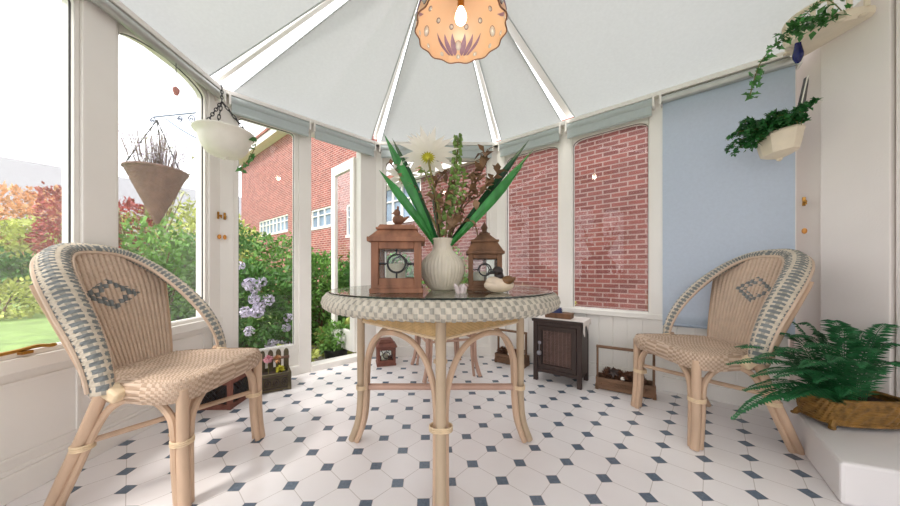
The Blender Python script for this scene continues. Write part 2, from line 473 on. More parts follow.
# left wall ------------------------------------------------------
def dado(fc, a0, a1, hs, name, d_in=.03):
    m = MB(); fc.box(m, a0, a1, 0, hs, -.06, .02)
    return S(m.build(name, 'wall', smooth=0))
def extra(fc, spec, name, mtl='white', bevel=.004):
    m = MB()
    for b in spec: fc.box(m, *b)
    return S(m.build(name, mtl, smooth=0, bevel=bevel))
LW = FL.L
m = MB()
FL.box(m, 0, LW, 0, .5, -.07, .0)
L_ = [spx(FL, 203), spx(FL, 108), spx(FL, 73)]
LO = [(L_[0], L_[1])]+[(L_[2]+k*.70, L_[2]+.56+k*.70) for k in range(3)]
ps = [0]+[v for w_ in LO for v in w_]+[LO[-1][1]+.1]
for k in range(0, len(ps), 2): FL.box(m, ps[k], ps[k+1], .5, 2.13, -.05, .045)
FL.box(m, 0, LW, 2.11, 2.16, -.05, .04)
FL.box(m, ps[-1], LW, .5, 2.1, -.05, .03)
S(m.build('wall_left', 'white', smooth=0, bevel=.004))
extra(FL, [(0, LW, .485, .535, -.03, .055)], 'trim_1')                       # sill
extra(FL, [(0, LW, 0, .10, 0, .016), (0, LW, .10, .118, 0, .009)], 'baseboard_left')
spec = []
for (a0, a1) in ((.10, L_[1]), (L_[2]-.02, L_[2]+.6), (L_[2]+.68, L_[2]+1.3)):
    spec += [(a0, a1, .15, .162, 0, .008), (a0, a1, .43, .442, 0, .008), (a0, a0+.012, .162, .43, 0, .008), (a1-.012, a1, .162, .43, 0, .008)]
extra(FL, spec, 'trim_2', bevel=.002)                                        # panel moulding
for k, (a0, a1) in enumerate(LO):
    window(FL, a0, a1, .535, 2.10, rh=.30, rv=.085, top=2.125, fr=.02, pane='hglass2' if k else 'hglass')
# left back facet (fixed light and doorway) ----------------------
m = MB()
for (a0, a1) in ((-.02, .10), (.545, .645), (1.105, FDL.L+.01)): FDL.box(m, a0, a1, 0, 2.1, -.045, .045)
FDL.box(m, .10, .545, 0, .22, -.045, .03)
FDL.box(m, -.02, FDL.L, 2.045, 2.16, -.05, .05)
S(m.build('wall_back_left', 'white', smooth=0, bevel=.004))
extra(FDL, [(.02, .545, 0, .075, .03, .055), (.645, 1.105, 0, .05, -.06, .06)], 'trim_3')
window(FDL, .10, .545, .22, 2.0, rh=.03, rv=.03, fr=.03)
# back facet ------------------------------------------------------
m = MB()
for (a0, a1) in ((-.01, .085), (1.165, FB.L+.01)): FB.box(m, a0, a1, 0, 2.1, -.045, .045)
FB.box(m, .085, 1.165, 0, .535, -.05, .02)
FB.box(m, -.01, FB.L+.01, 2.045, 2.16, -.05, .05)
S(m.build('wall_back', 'white', smooth=0, bevel=.004))
extra(FB, [(0, FB.L, 0, .10, .02, .04), (0, FB.L, .10, .115, .02, .03)], 'baseboard_back')
extra(FB, [(.04, 1.21, .505, .545, -.02, .055)], 'trim_4')
def boards(fc, a0, a1, name):
    spec = []; x = a0
    while x < a1-.03:
        spec.append((x+.004, min(x+.094, a1), .115, .505, .015, .026)); x += .098
    return extra(fc, spec, name, bevel=.003)
boards(FB, .05, 1.2, 'trim_5')
window(FB, .085, 1.165, .535, 1.98, rh=.10, rv=.05)
RS_ = [spx(FR, x) for x in (507, 560, 573, 650, 663, 792)]
# right back facet ------------------------------------------------
m = MB()
for (a0, a1) in ((-.01, RS_[0]), (RS_[1], RS_[2]), (RS_[3], RS_[4]), (RS_[5], FR.L+.02)): FR.box(m, a0, a1, 0, 2.1, -.045, .045)
FR.box(m, .10, FR.L, 0, .535, -.05, .02)
FR.box(m, -.01, FR.L, 2.045, 2.16, -.05, .05)
S(m.build('wall_back_right', 'white', smooth=0, bevel=.004))
extra(FR, [(0, FR.L, 0, .10, .02, .04), (0, FR.L, .10, .115, .02, .03)], 'baseboard_right')
extra(FR, [(.06, FR.L-.02, .505, .545, -.02, .055)], 'trim_6')
boards(FR, .05, FR.L-.03, 'trim_7')
for k in (0, 2, 4): window(FR, RS_[k]-.012, RS_[k+1]+.012, .535, 1.98, rh=.10, rv=.05, fr=.02)
# right plaster wall, chimney strip, house wall --------------------
m = MB()
m.box((XW+.10, (1.80+E0.y)/2, 1.5), (.16, 1.80-E0.y, 3.0))
S(m.build('wall_right', 'wall', smooth=0, bevel=.006))
m = MB(); m.box((XW+.005, (1.61+1.36)/2, 1.55), (.05, .25, 2.9)); m.box((XW+.01, .40, 1.55), (.04, 1.9, 2.9))
S(m.build('trim_8', 'wall', smooth=0, bevel=.004))
m = MB(); m.box((1.8, E0.y-.08, 1.5), (1.2, .16, 3.0)); m.box((-.20, E0.y-.08, 2.55), (2.8, .16, .9))
S(m.build('wall_front', 'wall', smooth=0))  # unseen wall behind the camera, its wide opening shaped to let fill light in
# low plinth
PC = Vector((1.475, 1.068))
pl = [(PC.x, PC.y), (PC.x+1.6, PC.y-.62), (XW-.02, PC.y-.2), (XW-.02, 1.62), (PC.x+.79*.555, PC.y+.555)]
pl = [(PC.x, PC.y), (XW-.02, PC.y-.25), (XW-.02, 1.70), (2.06, 1.70), (PC.x+.79*.58, PC.y+.58)]
m = MB(); m.prism(pl, 0, .157)
S(m.build('plinth', 'plinth', smooth=0, bevel=.012))

# ---------------------------------------------------------------- roof
PITCH = .262
def roofz_right(x, y):
    n = -FR.n; d0 = n.dot(E3)
    return EH+PITCH*(d0-n.dot(Vector((x, y))))
def V3(p, z): return Vector((p.x, p.y, z))
ridge_end = Vector((0, E0.y, 2.53))
def rafter(a, b, w, h, name, over=.0):
    a, b = Vector(a), Vector(b); d = (b-a).normalized(); sd = d.cross(Vector((0, 0, 1))).normalized(); up = sd.cross(d)
    m = MB()
    q = lambda p, s_, u: p+sd*s_+up*u
    m.hexa([q(a, -w/2, 0), q(b, -w/2, 0), q(b, w/2, 0), q(a, w/2, 0)], [q(a, -w/2, h), q(b, -w/2, h), q(b, w/2, h), q(a, w/2, h)])
    return m
corner_pts = [V3(E1, EH+.02), V3(E2, EH+.02), V3(E3, EH+.02), V3(EM, EH+.02)]
for i, c in enumerate(corner_pts):
    m = rafter(c+Vector((0, 0, .03)), HUB+Vector((0, 0, .05)), (.030, .030, .030, .055)[i], .05, '')
    S(m.build('rafter_%d' % (i+1), 'white', smooth=0, bevel=.006))
m = rafter(HUB+Vector((0, 0, .02)), ridge_end+Vector((0, 0, .02)), .08, .06, '')
m.lathe([(.12, -.03), (.12, .05)], 16, HUB)
S(m.build('ridge_beam', 'white', smooth=30))
EP = Vector((XW, E0.y)); EPW = Vector((XW, 1.64))
GAP = .05
def roof_blind(A, B, C, D, label, sag=.02, gapL=.05, gapR=.05, seam=True, fold=.008):
    """fabric stretched between eave edge A->B and upper edge D->C (A below D, B below C)"""
    t = thing('roof_blind', label, 'roof blind', (A+B)/2, 0, 'fabric blinds under the glass roof')
    o = (A+B)/2
    e = (B-A).normalized()
    A2, B2 = A+e*gapL, B-e*gapR
    e2 = (C-D)
    if e2.length > .2: D2, C2 = D, C
    else: D2, C2 = D, C
    n = (B-A).cross(D-A).normalized()
    if n.z < 0: n = -n
    def fn(u, v):
        p = (A2*(1-u)+B2*u)*(1-v)+(D2*(1-u)+C2*u)*v
        s = sag*math.sin(PI*u)*math.sin(PI*min(1, v*1.0))
        s += fold*abs(math.sin(PI*2*u))*math.sin(PI*min(1, v*.9+.08))
        return p-o-n*s
    m = MB(); m.grid(fn, 33, 25); m.build('fabric', 'fabric', t, smooth=60)
    for pts, r_ in (([fn(0, v/24)-n*.004 for v in range(25)], .004), ([fn(1, v/24)-n*.004 for v in range(25)], .004), ([fn(u/24, 0)-n*.004 for u in range(25)], .007)):
        b = MB(); b.tube(pts, r_, 6); b.build('edge_rail', 'trimgrey', t)
    return t
zf = EH+.015
def hubpt(dx, dy): return Vector((HUB.x+dx, HUB.y+dy, HUB.z))
a1 = V3(E1, zf); a2 = V3(E2, zf); a3 = V3(E3, zf); am = V3(EM, zf); a4 = V3(E4, zf); a0 = V3(E0, zf)
roof_blind(a0, a1, hubpt(-.07, .0), ridge_end+Vector((-.07, 0, 0)), 'long pale grey roof blind above the tall left windows', .02, .0, .10)
roof_blind(a1, a2, hubpt(-.02, .06), hubpt(-.06, .02), 'pale grey roof blind rising above the open garden door', .02, .09, .055, fold=.02)
roof_blind(a2, a3, hubpt(.03, .07), hubpt(-.03, .07), 'grey roof blind rising behind the white flower above the far window', .02, .055, .05)
roof_blind(a3, am, hubpt(.07, .03), hubpt(.04, .06), 'narrow wedge of grey roof blind directly right of the pendant lamp', .01, .05, .06)
ax = Vector((EPW.x, EPW.y, roofz_right(EPW.x, EPW.y)+.015)); ay = Vector((EP.x, EP.y, roofz_right(EP.x, EP.y)))
# wide right-hand blind: runs on past the plaster wall
t = thing('roof_blind', 'wide grey roof blind spreading above the blue roller blind', 'roof blind', am, 0, 'fabric blinds under the glass roof')
e = (a4-am).normalized()
m = MB(); far = am+e*3.4
A2 = am+e*.05; D2 = hubpt(.08, .02); C2 = hubpt(.08, .02)+e*2.7
def fnr(u, v):
    p = (A2*(1-u)+far*u)*(1-v)+(D2*(1-u)+C2*u)*v
    return p-am-Vector((0, 0, .02*math.sin(PI*min(1, u*3) if u < .33 else 0)*math.sin(PI*v)))
# cut at the plaster wall
def clip(u0, v):
    lo, hi = 0., 1.
    if (fnr(1, v)+am).x < XW: return 1.
    for _ in range(30):
        mid = (lo+hi)/2
        if (fnr(mid, v)+am).x < XW: lo = mid
        else: hi = mid
    return lo
cl = [clip(1, j/24) for j in range(25)]
def fnc(u, v): return fnr(u*cl[int(round(v*24))], v)
m.grid(fnc, 41, 25); m.build('fabric', 'fabric', t, smooth=60)
for pts, r_ in (([fnc(0, v/24) for v in range(25)], .004), ([fnc(u/40, 0) for u in range(41)], .007)):
    b = MB(); b.tube(pts, r_, 6); b.build('edge_rail', 'trimgrey', t)
# hidden filler over the right side behind the camera
m = MB(); m.add([(0.0, E0.y, 2.56), (XW, E0.y, 2.60), (XW, .2, 2.56), (.1, 1.3, 2.56)], [(0, 1, 2, 3)])
S(m.build('ceiling', 'fabric', smooth=0))

# roller blinds at the eaves
def roller(fc, a0, a1, label, drop=0.0, mtl='roller', r=.032, z=2.075, dep=.075, tube='roller', double=True):
    o = fc.p((a0+a1)/2, z, dep)
    t = thing('roller_blind', label, 'roller blind', o, 0, 'roller blinds along the eaves')
    m = MB(); m.tube([fc.p(a0, z, dep)-o, fc.p(a1, z, dep)-o], r, 16); m.build('roll', tube, t)
    if double:
        m = MB(); fc.box(m, a0+.01, a1-.01, z-.085, z-.02, dep+.008, dep+.02); m.tube([fc.p(a0+.01, z-.085, dep+.014), fc.p(a1-.01, z-.085, dep+.014)], .012, 8)
        m.xf(Matrix.Translation(-o)); m.build('hem_bar', tube, t)
    for a in (a0, a1):
        m = MB(); fc.box(m, a-.006, a+.006, z-.04, z+.045, dep-.04, dep+.036)
        m.xf(Matrix.Translation(-o)); m.build('end_bracket', 'white', t)
    if drop:
        m = MB()
        def fn(u, v):
            a = a0+.012+(a1-a0-.024)*u
            return fc.p(a, z-.01-(z-drop)*v, dep-.012+.0025*math.sin(u*9+v*2))-o
        m.grid(fn, 24, 30); m.build('fabric', mtl, t)
        m = MB(); m.tube([fc.p(a0+.012, drop, dep-.012)-o, fc.p(a1-.012, drop, dep-.012)-o], .008, 8); m.build('bottom_bar', mtl, t)
    return t
roller(FL, .06, 1.9, 'long rolled blind on a pale tube above the arched left window', r=.026, tube='alu', double=False, dep=.08)
roller(FDL, .07, .615, 'rolled grey blind above the fixed pane beside the doorway')
roller(FDL, .65, 1.23, 'rolled grey blind above the open doorway')
roller(FB, .07, 1.18, 'rolled grey blind above the far window behind the flowers')
roller(FR, .07, RS_[1]+.03, 'short rolled grey blind right of the flower vase above narrow brick view pane')
roller(FR, RS_[2]-.03, RS_[3]+.025, 'rolled grey blind between the two posts left of the blue blind')
roller(FR, RS_[4]-.012, RS_[5]+.012, 'blue roller blind pulled right down behind the right wicker chair', drop=.485, mtl='blue', r=.026, tube='alu', double=False)
# wall plate line above the blinds
for i, (fc, a0, a1) in enumerate(((FL, 0, LW), (FDL, 0, FDL.L), (FB, 0, FB.L), (FR, 0, FR.L))):
    extra(fc, [(a0, a1, 2.105, 2.135, .03, .10)], 'trim_%d' % (9+i), 'white')

# ---------------------------------------------------------------- door leaf
HP = FDL.p(1.10, 0, -.05); 
ddir = Vector((-.73, .686, 0)); 
t = S(bpy.data.objects.new('door_1', None)); COL.objects.link(t)
t.location = HP; t.rotation_euler = (0, 0, math.atan2(ddir.y, ddir.x))
m = MB(); w = .47
for b in ((0, .075), (w-.075, w)): m.box(((b[0]+b[1])/2, 0, 1.02), (b[1]-b[0], .04, 1.92))
m.box((w/2, 0, .16), (w-.15, .04, .20)); m.box((w/2, 0, 1.93), (w-.15, .04, .10))
m.build('frame', 'white', t, smooth=0, bevel=.004)
m = MB(); m.box((w/2, 0, 1.07), (w-.14, .006, 1.64)); m.build('pane', 'glass', t, smooth=0)
m = MB()
for z in (.35, 1.05, 1.75): m.box((.0, -.024, z), (.02, .012, .09)); m.tube([(0, -.03, z-.05), (0, -.03, z+.05)], .007, 8)
m.build('hinge', 'brass', t)
m = MB(); m.box((w-.04, -.026, 1.02), (.03, .01, .12)); m.tube([(w-.04, -.03, 1.03), (w-.04, -.06, 1.03), (w-.11, -.065, 1.03)], .008, 8)
m.build('door_handle', 'brass', t)

# ---------------------------------------------------------------- woven surfaces
def wv(i, j, amp, rows=1.0):
    """weave height for stake coordinate i and weft coordinate j (in cells)"""
    fj = j-math.floor(j); prof = math.sqrt(max(0, 1-(2*fj-1)**2))
    k = math.floor(j) % 2
    return amp*(.55*prof+.45*math.cos(PI*(i+k)))

# ---------------------------------------------------------------- wicker chair
def band_path(t):
    """rim of the chair back, t 0..1 from one seat side over the top to the other"""
    a = PI*t; c, s = math.cos(a), math.sin(a)
    y = .272*math.copysign(abs(c)**.66, c); h = s**.85
    z = .435+.520*h
    x = .01-.385*h**1.8
    return Vector((x, y, z))
def make_chair(label):
    t = thing('wicker_chair', label, 'chair', (0, 0, 0), 0, 'wicker chairs')
    # seat top
    def outline(a):
        c, s = math.cos(a), math.sin(a)
        hx = .215; x = .04+hx*math.copysign(abs(c)**.42, c); hw = .225+.035*(x/.25)
        return x, hw*math.copysign(abs(s)**.42, s)
    def seat(u, v):
        # square -> rounded seat
        U, W = 2*u-1, 2*v-1
        k = max(abs(U), abs(W)); a = math.atan2(U, W)
        x, y = outline(a)
        # scale so that the square grid becomes concentric only near the edge
        sx = .04+.215*W; sy = (.225+.035*(sx/.25))*U
        b = max(0, (k-.6)/.4)**2
        px_, py_ = .04+(x-.04)*k, y*k
        X, Y = sx*(1-b)+px_*b, sy*(1-b)+py_*b
        z = .458-.012*(1-(U*U))*(1-W*W)-.012*max(0, (k-.85)/.15)**2
        return Vector((X, Y, z+.007*abs(math.cos(PI*Y/.018))**.6+wv(Y/.020, X/.010, .0015)))
    m = MB(); m.grid(seat, 120, 150, mi=lambda i, j: 1 if (i//3+j//3) % 2 else 0); m.build('seat', ['weave', 'weave_b'], t, smooth=80)
    nper = 300
    def skirt(u, v):
        a = 2*PI*u; x, y = outline(a)
        th = PI*(v*1.15-.35)
        off = .013*math.cos(th-.35)
        z = .44-.075*(v-.25)
        n = Vector((x-.04, y, 0)).normalized()
        k = wv(u*96, v*7, .003)
        q = Vector((x, y, z))+n*(.004+.012*math.sin(PI*min(1, v*1.05))+k)
        return q
    m = MB(); m.grid(skirt, 384, 29, cu=True, mi=lambda i, j: 1 if (i//4+j//4) % 2 else 0)
    m.build('seat_border', ['weave', 'weave_b'], t, smooth=80)
    # back panel
    def halfw(z): 
        k = min(1, max(0, (z-.455)/.34)); return .165+.07*k
    def panel(u, v):
        U = 2*u-1
        top = .79+.160*math.sqrt(max(0, 1-abs(U)**2.2))
        z = .452+(top-.452)*v
        k = (z-.452)/.5
        x = -.185-.165*k**1.1+.03*abs(U)**2.2*(.4+.6*k)
        y = halfw(z)*U
        n = Vector((.96, 0, .25))
        return Vector((x, y, z))+n*(.012*abs(math.sin(PI*u*22))**.45+wv(u*22, z/.0085, .0022))
    def pmi(i, j):
        u = i/176; v = j/220
        U = 2*u-1; top = .79+.160*math.sqrt(max(0, 1-abs(U)**2.2)); z = .452+(top-.452)*v
        a = abs(u*22-11)/4.9; b = abs((z-.755)/.064)
        s = a+b
        ci, cj = int(u*22), int(z/.017)
        return 1 if ((.50 < s < 1.12 and (ci+cj) % 2 == 0) or (.78 < s < 1.0)) and (ci+cj) % 4 != 1 else 0
    m = MB(); m.grid(panel, 177, 221, mi=pmi); bp = m.build('backrest', ['weave', 'weave_g'], t, smooth=80)
    so = bp.modifiers.new('thickness', 'SOLIDIFY'); so.thickness = .008; so.offset = -1
    # panel side posts
    for sgn in (-1, 1):
        m = MB(); pts = []
        for k in range(15):
            v = k/14; z = .43+.38*v; kk = max(0, (z-.452)/.5)
            x = -.185-.165*kk**1.1+.03*(.4+.6*kk)
            pts.append((x-.004, sgn*(halfw(z)+.004), z))
        m.tube(pts, .013, 8); m.build('back_post', 'cane', t)
    # rim band
    nb = Vector((-.95, 0, -.25)).normalized()
    NT, NS = 881, 41
    cache = []
    for i in range(NT):
        u = i/(NT-1); p = band_path(u)
        e = .002; T = (band_path(min(1, u+e))-band_path(max(0, u-e))).normalized()
        W = T.cross(nb).normalized()
        if W.dot(p-Vector((-.2, 0, .6))) < 0: W = -W
        B = T.cross(W).normalized()
        if B.dot(nb) < 0: B = -B
        sn = math.sin(PI*u); al = .95*sn**3
        W, B = W*math.cos(al)+B*math.sin(al), B*math.cos(al)-W*math.sin(al)
        cache.append((p, W, B, sn))
    def band(u, v):
        p, W, B, s = cache[int(round(u*(NT-1)))]
        a = 2*PI*v
        wd = .025+.016*min(1, s*2.2); th_ = .017+.007*s
        r = 1+wv(v*20, u*240, .12)
        c_, s_ = math.cos(a), math.sin(a)
        return p+W*(wd*c_*r)+B*(th_*s_*r+.022*max(0, c_)**2)
    def bmi(i, j):
        cell = i/(NT-1)*75; col = int(j/2)
        if col in (9, 10): return 2
        if col % 4 == 2: return 0
        return 1 if cell % 1 < .58 else (0 if col % 4 != 0 else 3)
    m = MB(); m.grid(band, NT, NS, mi=bmi); m.build('rim', ['weave_w', 'weave_g', 'weave', 'weave_lg'], t, smooth=80)
    m = MB()
    inner = [c[0]-c[1]*(.025+.016*min(1, c[3]*2.2)+.003) for c in cache[::6]]
    outer = [c[0]+c[1]*(.025+.016*min(1, c[3]*2.2)+.004)+c[2]*.024 for c in cache[::6]]
    m.tube(inner, .0065, 6); m.build('rim_braid', 'weave', t); m = MB(); m.tube(outer, .0065, 6); m.build('rim_braid', 'weave', t)
    # legs
    def bind(m, p, r):
        for dz in (-.007, 0, .007): m.tube([(p[0]+r*math.cos(2*PI*k/16), p[1]+r*math.sin(2*PI*k/16), p[2]+dz) for k in range(16)], .0038, 6, closed=True, mi=1)
    for sgn in (-1, 1):
        fx, fy = .232, sgn*.218
        m = MB()
        m.tube(poly3([(fx, fy, .43), (fx, fy, .22), (fx+.004, fy+sgn*.002, .10), (fx+.014, fy+sgn*.006, .002)], 5), .019, 10)
        bind(m, (fx-.012, fy-sgn*.012, .235), .033)
        m.build('leg', ['cane', 'binding'], t)
        m = MB()
        m.tube(poly3([(-.005, sgn*.255, .46), (-.09, sgn*.25, .28), (-.165, sgn*.245, .13), (-.228, sgn*.24, .002)], 5), .019, 10)
        bind(m, (-.105, sgn*.24, .235), .029)
        m.build('leg', ['cane', 'binding'], t)
        m = MB(); m.tube(poly3([(fx-.016, fy+sgn*.002, .002), (fx-.028, fy, .15), (fx-.031, fy, .26), (fx-.045, fy, .33), (fx-.10, fy, .385), (.06, sgn*.228, .402), (-.01, sgn*.235, .37), (-.065, sgn*.236, .29), (-.125, sgn*.236, .16), (-.200, sgn*.236, .003)], 6), .013, 8)
        m.build('side_arch', 'cane', t)
    m = MB(); m.tube(poly3([(.244, -.200, .002), (.234, -.190, .13), (.232, -.187, .25), (.232, -.172, .33), (.232, -.11, .392), (.232, 0, .412), (.232, .11, .392), (.232, .172, .33), (.232, .187, .25), (.234, .190, .13), (.244, .200, .002)], 6), .013, 8)
    m.build('front_arch', 'cane', t)
    m = MB(); m.tube([(.225, .2, .25), (-.08, -.225, .25)], .011, 8); m.build('stretcher', 'cane', t)
    m = MB(); m.tube([(.225, -.2, .272), (-.08, .225, .272)], .011, 8); m.build('stretcher', 'cane', t)
    for sgn in (-1, 1):
        m = MB(); m.box((.025, sgn*.255, .432), (.065, .048, .042), (0, .6, 0)); m.build('wrapped_joint', 'binding', t, bevel=.01)
    return t
ch = make_chair('beige wicker chair with grey checked rim by the left window wall, near the picket planter')
ch.location = (-1.170, 1.275, 0); ch.rotation_euler = (0, 0, .0)
dup(ch, (1.475, 1.615, 0), PI-.02, 'beige wicker chair with grey checked rim in front of the blue blind')

# ---------------------------------------------------------------- third rattan seat (stool) behind the table
t = thing('rattan_stool', 'low pale rattan stool standing behind the round table, only its legs in view', 'stool', (.035, 2.52, 0), .3)
m = MB()
m.grid(lambda u, v: Vector((.23*(2*u-1), .23*(2*v-1), .445+wv(u*24, v*40, .002))), 97, 121); m.build('seat', 'weave', t, smooth=80)
m = MB()
for sx, sy, l in ((0, -1, .46), (0, 1, .46), (1, 0, .46), (-1, 0, .46)):
    m.box((sx*.225, sy*.225, .42), (l if sy else .02, l if sx else .02, .05))
m.build('seat_border', 'weave_w', t, bevel=.008)
for sx in (-1, 1):
    for sy in (-1, 1):
        m = MB(); x, y = sx*.20, sy*.20
        m.tube(poly3([(x, y, .42), (x, y, .2), (x+sx*.01, y+sy*.01, .1), (x+sx*.035, y+sy*.03, .0)], 5), .017, 8)
        m.tube(poly3([(x-sx*.03, y, .4), (x-sx*.027, y, .2), (x-sx*.01, y+sy*.01, .0)], 5), .012, 8)
        m.build('leg', 'cane_pink', t)
for a, b in (((-1, -1), (1, -1)), ((-1, 1), (1, 1)), ((-1, -1), (-1, 1)), ((1, -1), (1, 1))):
    m = MB(); m.tube([(a[0]*.2, a[1]*.2, .30), (b[0]*.2, b[1]*.2, .30)], .010, 8); m.build('stretcher', 'cane_pink', t)

# ---------------------------------------------------------------- table
TC = Vector((.003, 1.475, 0)); TH = .772
t = thing('round_wicker_table', 'round wicker table with glass top and grey woven rim on arched cane legs', 'table', TC, 0)
NR, NSS = 1000, 25
def rim(u, v):
    a = 2*PI*u; b = 2*PI*v
    k = 1+wv(v*12, u*200, .13)
    r = .522+(.038*math.cos(b)*k); z = .731+.035*math.sin(b)*k-.008*math.cos(b)
    return Vector((r*math.cos(a), r*math.sin(a), z))
m = MB(); m.grid(rim, NR, NSS, cu=True, mi=lambda i, j: 1 if (int(i*200/1000)+j//2) % 2 == 0 and (i*200/1000) % 1 < .75 else 0)
m.build('woven_rim', ['weave_t', 'weave_lg', 'weave_lg'], t, smooth=80)
m = MB()
m.grid(lambda u, v: Vector(((.02+.49*v)*math.cos(2*PI*u), (.02+.49*v)*math.sin(2*PI*u), .757+wv(u*60, v*50, .0018))), 240, 101, cu=True)
m.build('woven_top', 'weave_w', t, smooth=80)
m = MB(); m.lathe([(.529, TH-.009), (.532, TH-.007), (.532, TH-.002), (.530, TH)], 128); m.build('glass_top', 'tglass', t, smooth=20)
m = MB(); m.lathe([(.530, TH-.0075), (.5335, TH-.006), (.5335, TH-.002), (.530, TH-.0008)], 128, capb=False, capt=False); m.build('glass_edge', 'tglass_edge', t)
# square woven apron set cornerwise
RA = .40
cor = [Vector((0, -RA, 0)), Vector((RA, 0, 0)), Vector((0, RA, 0)), Vector((-RA, 0, 0))]
def apron(u, v):
    q = u*4; i = int(q) % 4; f = q-int(q)
    a, b = cor[i], cor[(i+1) % 4]
    p = a.lerp(b, f); n = Vector(((a+b).x, (a+b).y, 0)).normalized()
    # soften corners
    e = min(f, 1-f); p = p*(1-.05*max(0, 1-e/.06)**2)
    z = .703-.096*v
    return Vector((p.x, p.y, z))+n*(.006+wv(q*44, v*16, .0028))
m = MB(); m.grid(apron, 704, 65, cu=True); ap = m.build('apron', 'weave_y', t, smooth=80)
for v_ in (1, .02):
    m = MB(); m.tube([apron(i/176, v_) for i in range(176)], .007, 6, closed=True); m.build('apron_braid', 'binding', t)
for i in range(4):
    d = cor[i].normalized()
    sd = Vector((-d.y, d.x, 0))
    m = MB()
    P = lambda r, s_, z: d*r+sd*s_+Vector((0, 0, z))
    LEGP = [(RA+.005, .70), (RA+.005, .40), (RA+.005, .22), (RA+.016, .10), (RA+.05, .002)]
    m.tube(poly3([P(r_, 0, z_) for r_, z_ in LEGP], 6), .0195, 12)
    for zz in (.270, .277, .284):
        m.tube([P(RA-.004+.027*math.sin(2*PI*k/20), math.copysign(abs(math.cos(2*PI*k/20))**.7, math.cos(2*PI*k/20))*.042, zz) for k in range(20)], .0034, 6, closed=True, mi=1)
    m.build('leg', ['cane_grey', 'binding'], t)
for i in range(4):
    a, b = cor[i], cor[(i+1) % 4]
    e = (b-a).normalized(); n = (a+b).normalized(); L = (b-a).length
    Q = lambda s_, z: a+e*s_-n*.004+Vector((0, 0, z))
    da, db = a.normalized(), b.normalized()
    def G(c_, d_, s_, r_, z_): return d_*r_+e*s_+Vector((0, 0, z_))
    o1 = .026
    foot = [(RA+.040, .003), (RA+.007, .10), (RA-.006, .22), (RA-.008, .34)]
    pts = [G(a, da, o1, r_, z_) for r_, z_ in foot]+[Q(.046, .43), Q(.095, .515), Q(.175, .568), Q(L*.5, .585), Q(L-.175, .568), Q(L-.095, .515), Q(L-.046, .43)]+[G(b, db, -o1, r_, z_) for r_, z_ in reversed(foot)]
    m = MB(); m.tube(poly3(pts, 6), .0125, 8); m.build('arch', 'cane', t)
m = MB(); m.tube([cor[3]*.98+Vector((0, 0, .272)), cor[1]*.98+Vector((0, 0, .272))], .0165, 10); m.build('stretcher', 'cane_pink', t)
m = MB(); m.tube([cor[0]*.98+Vector((0, 0, .250)), cor[2]*.98+Vector((0, 0, .238))], .0165, 10); m.build('stretcher', 'cane_pink', t)

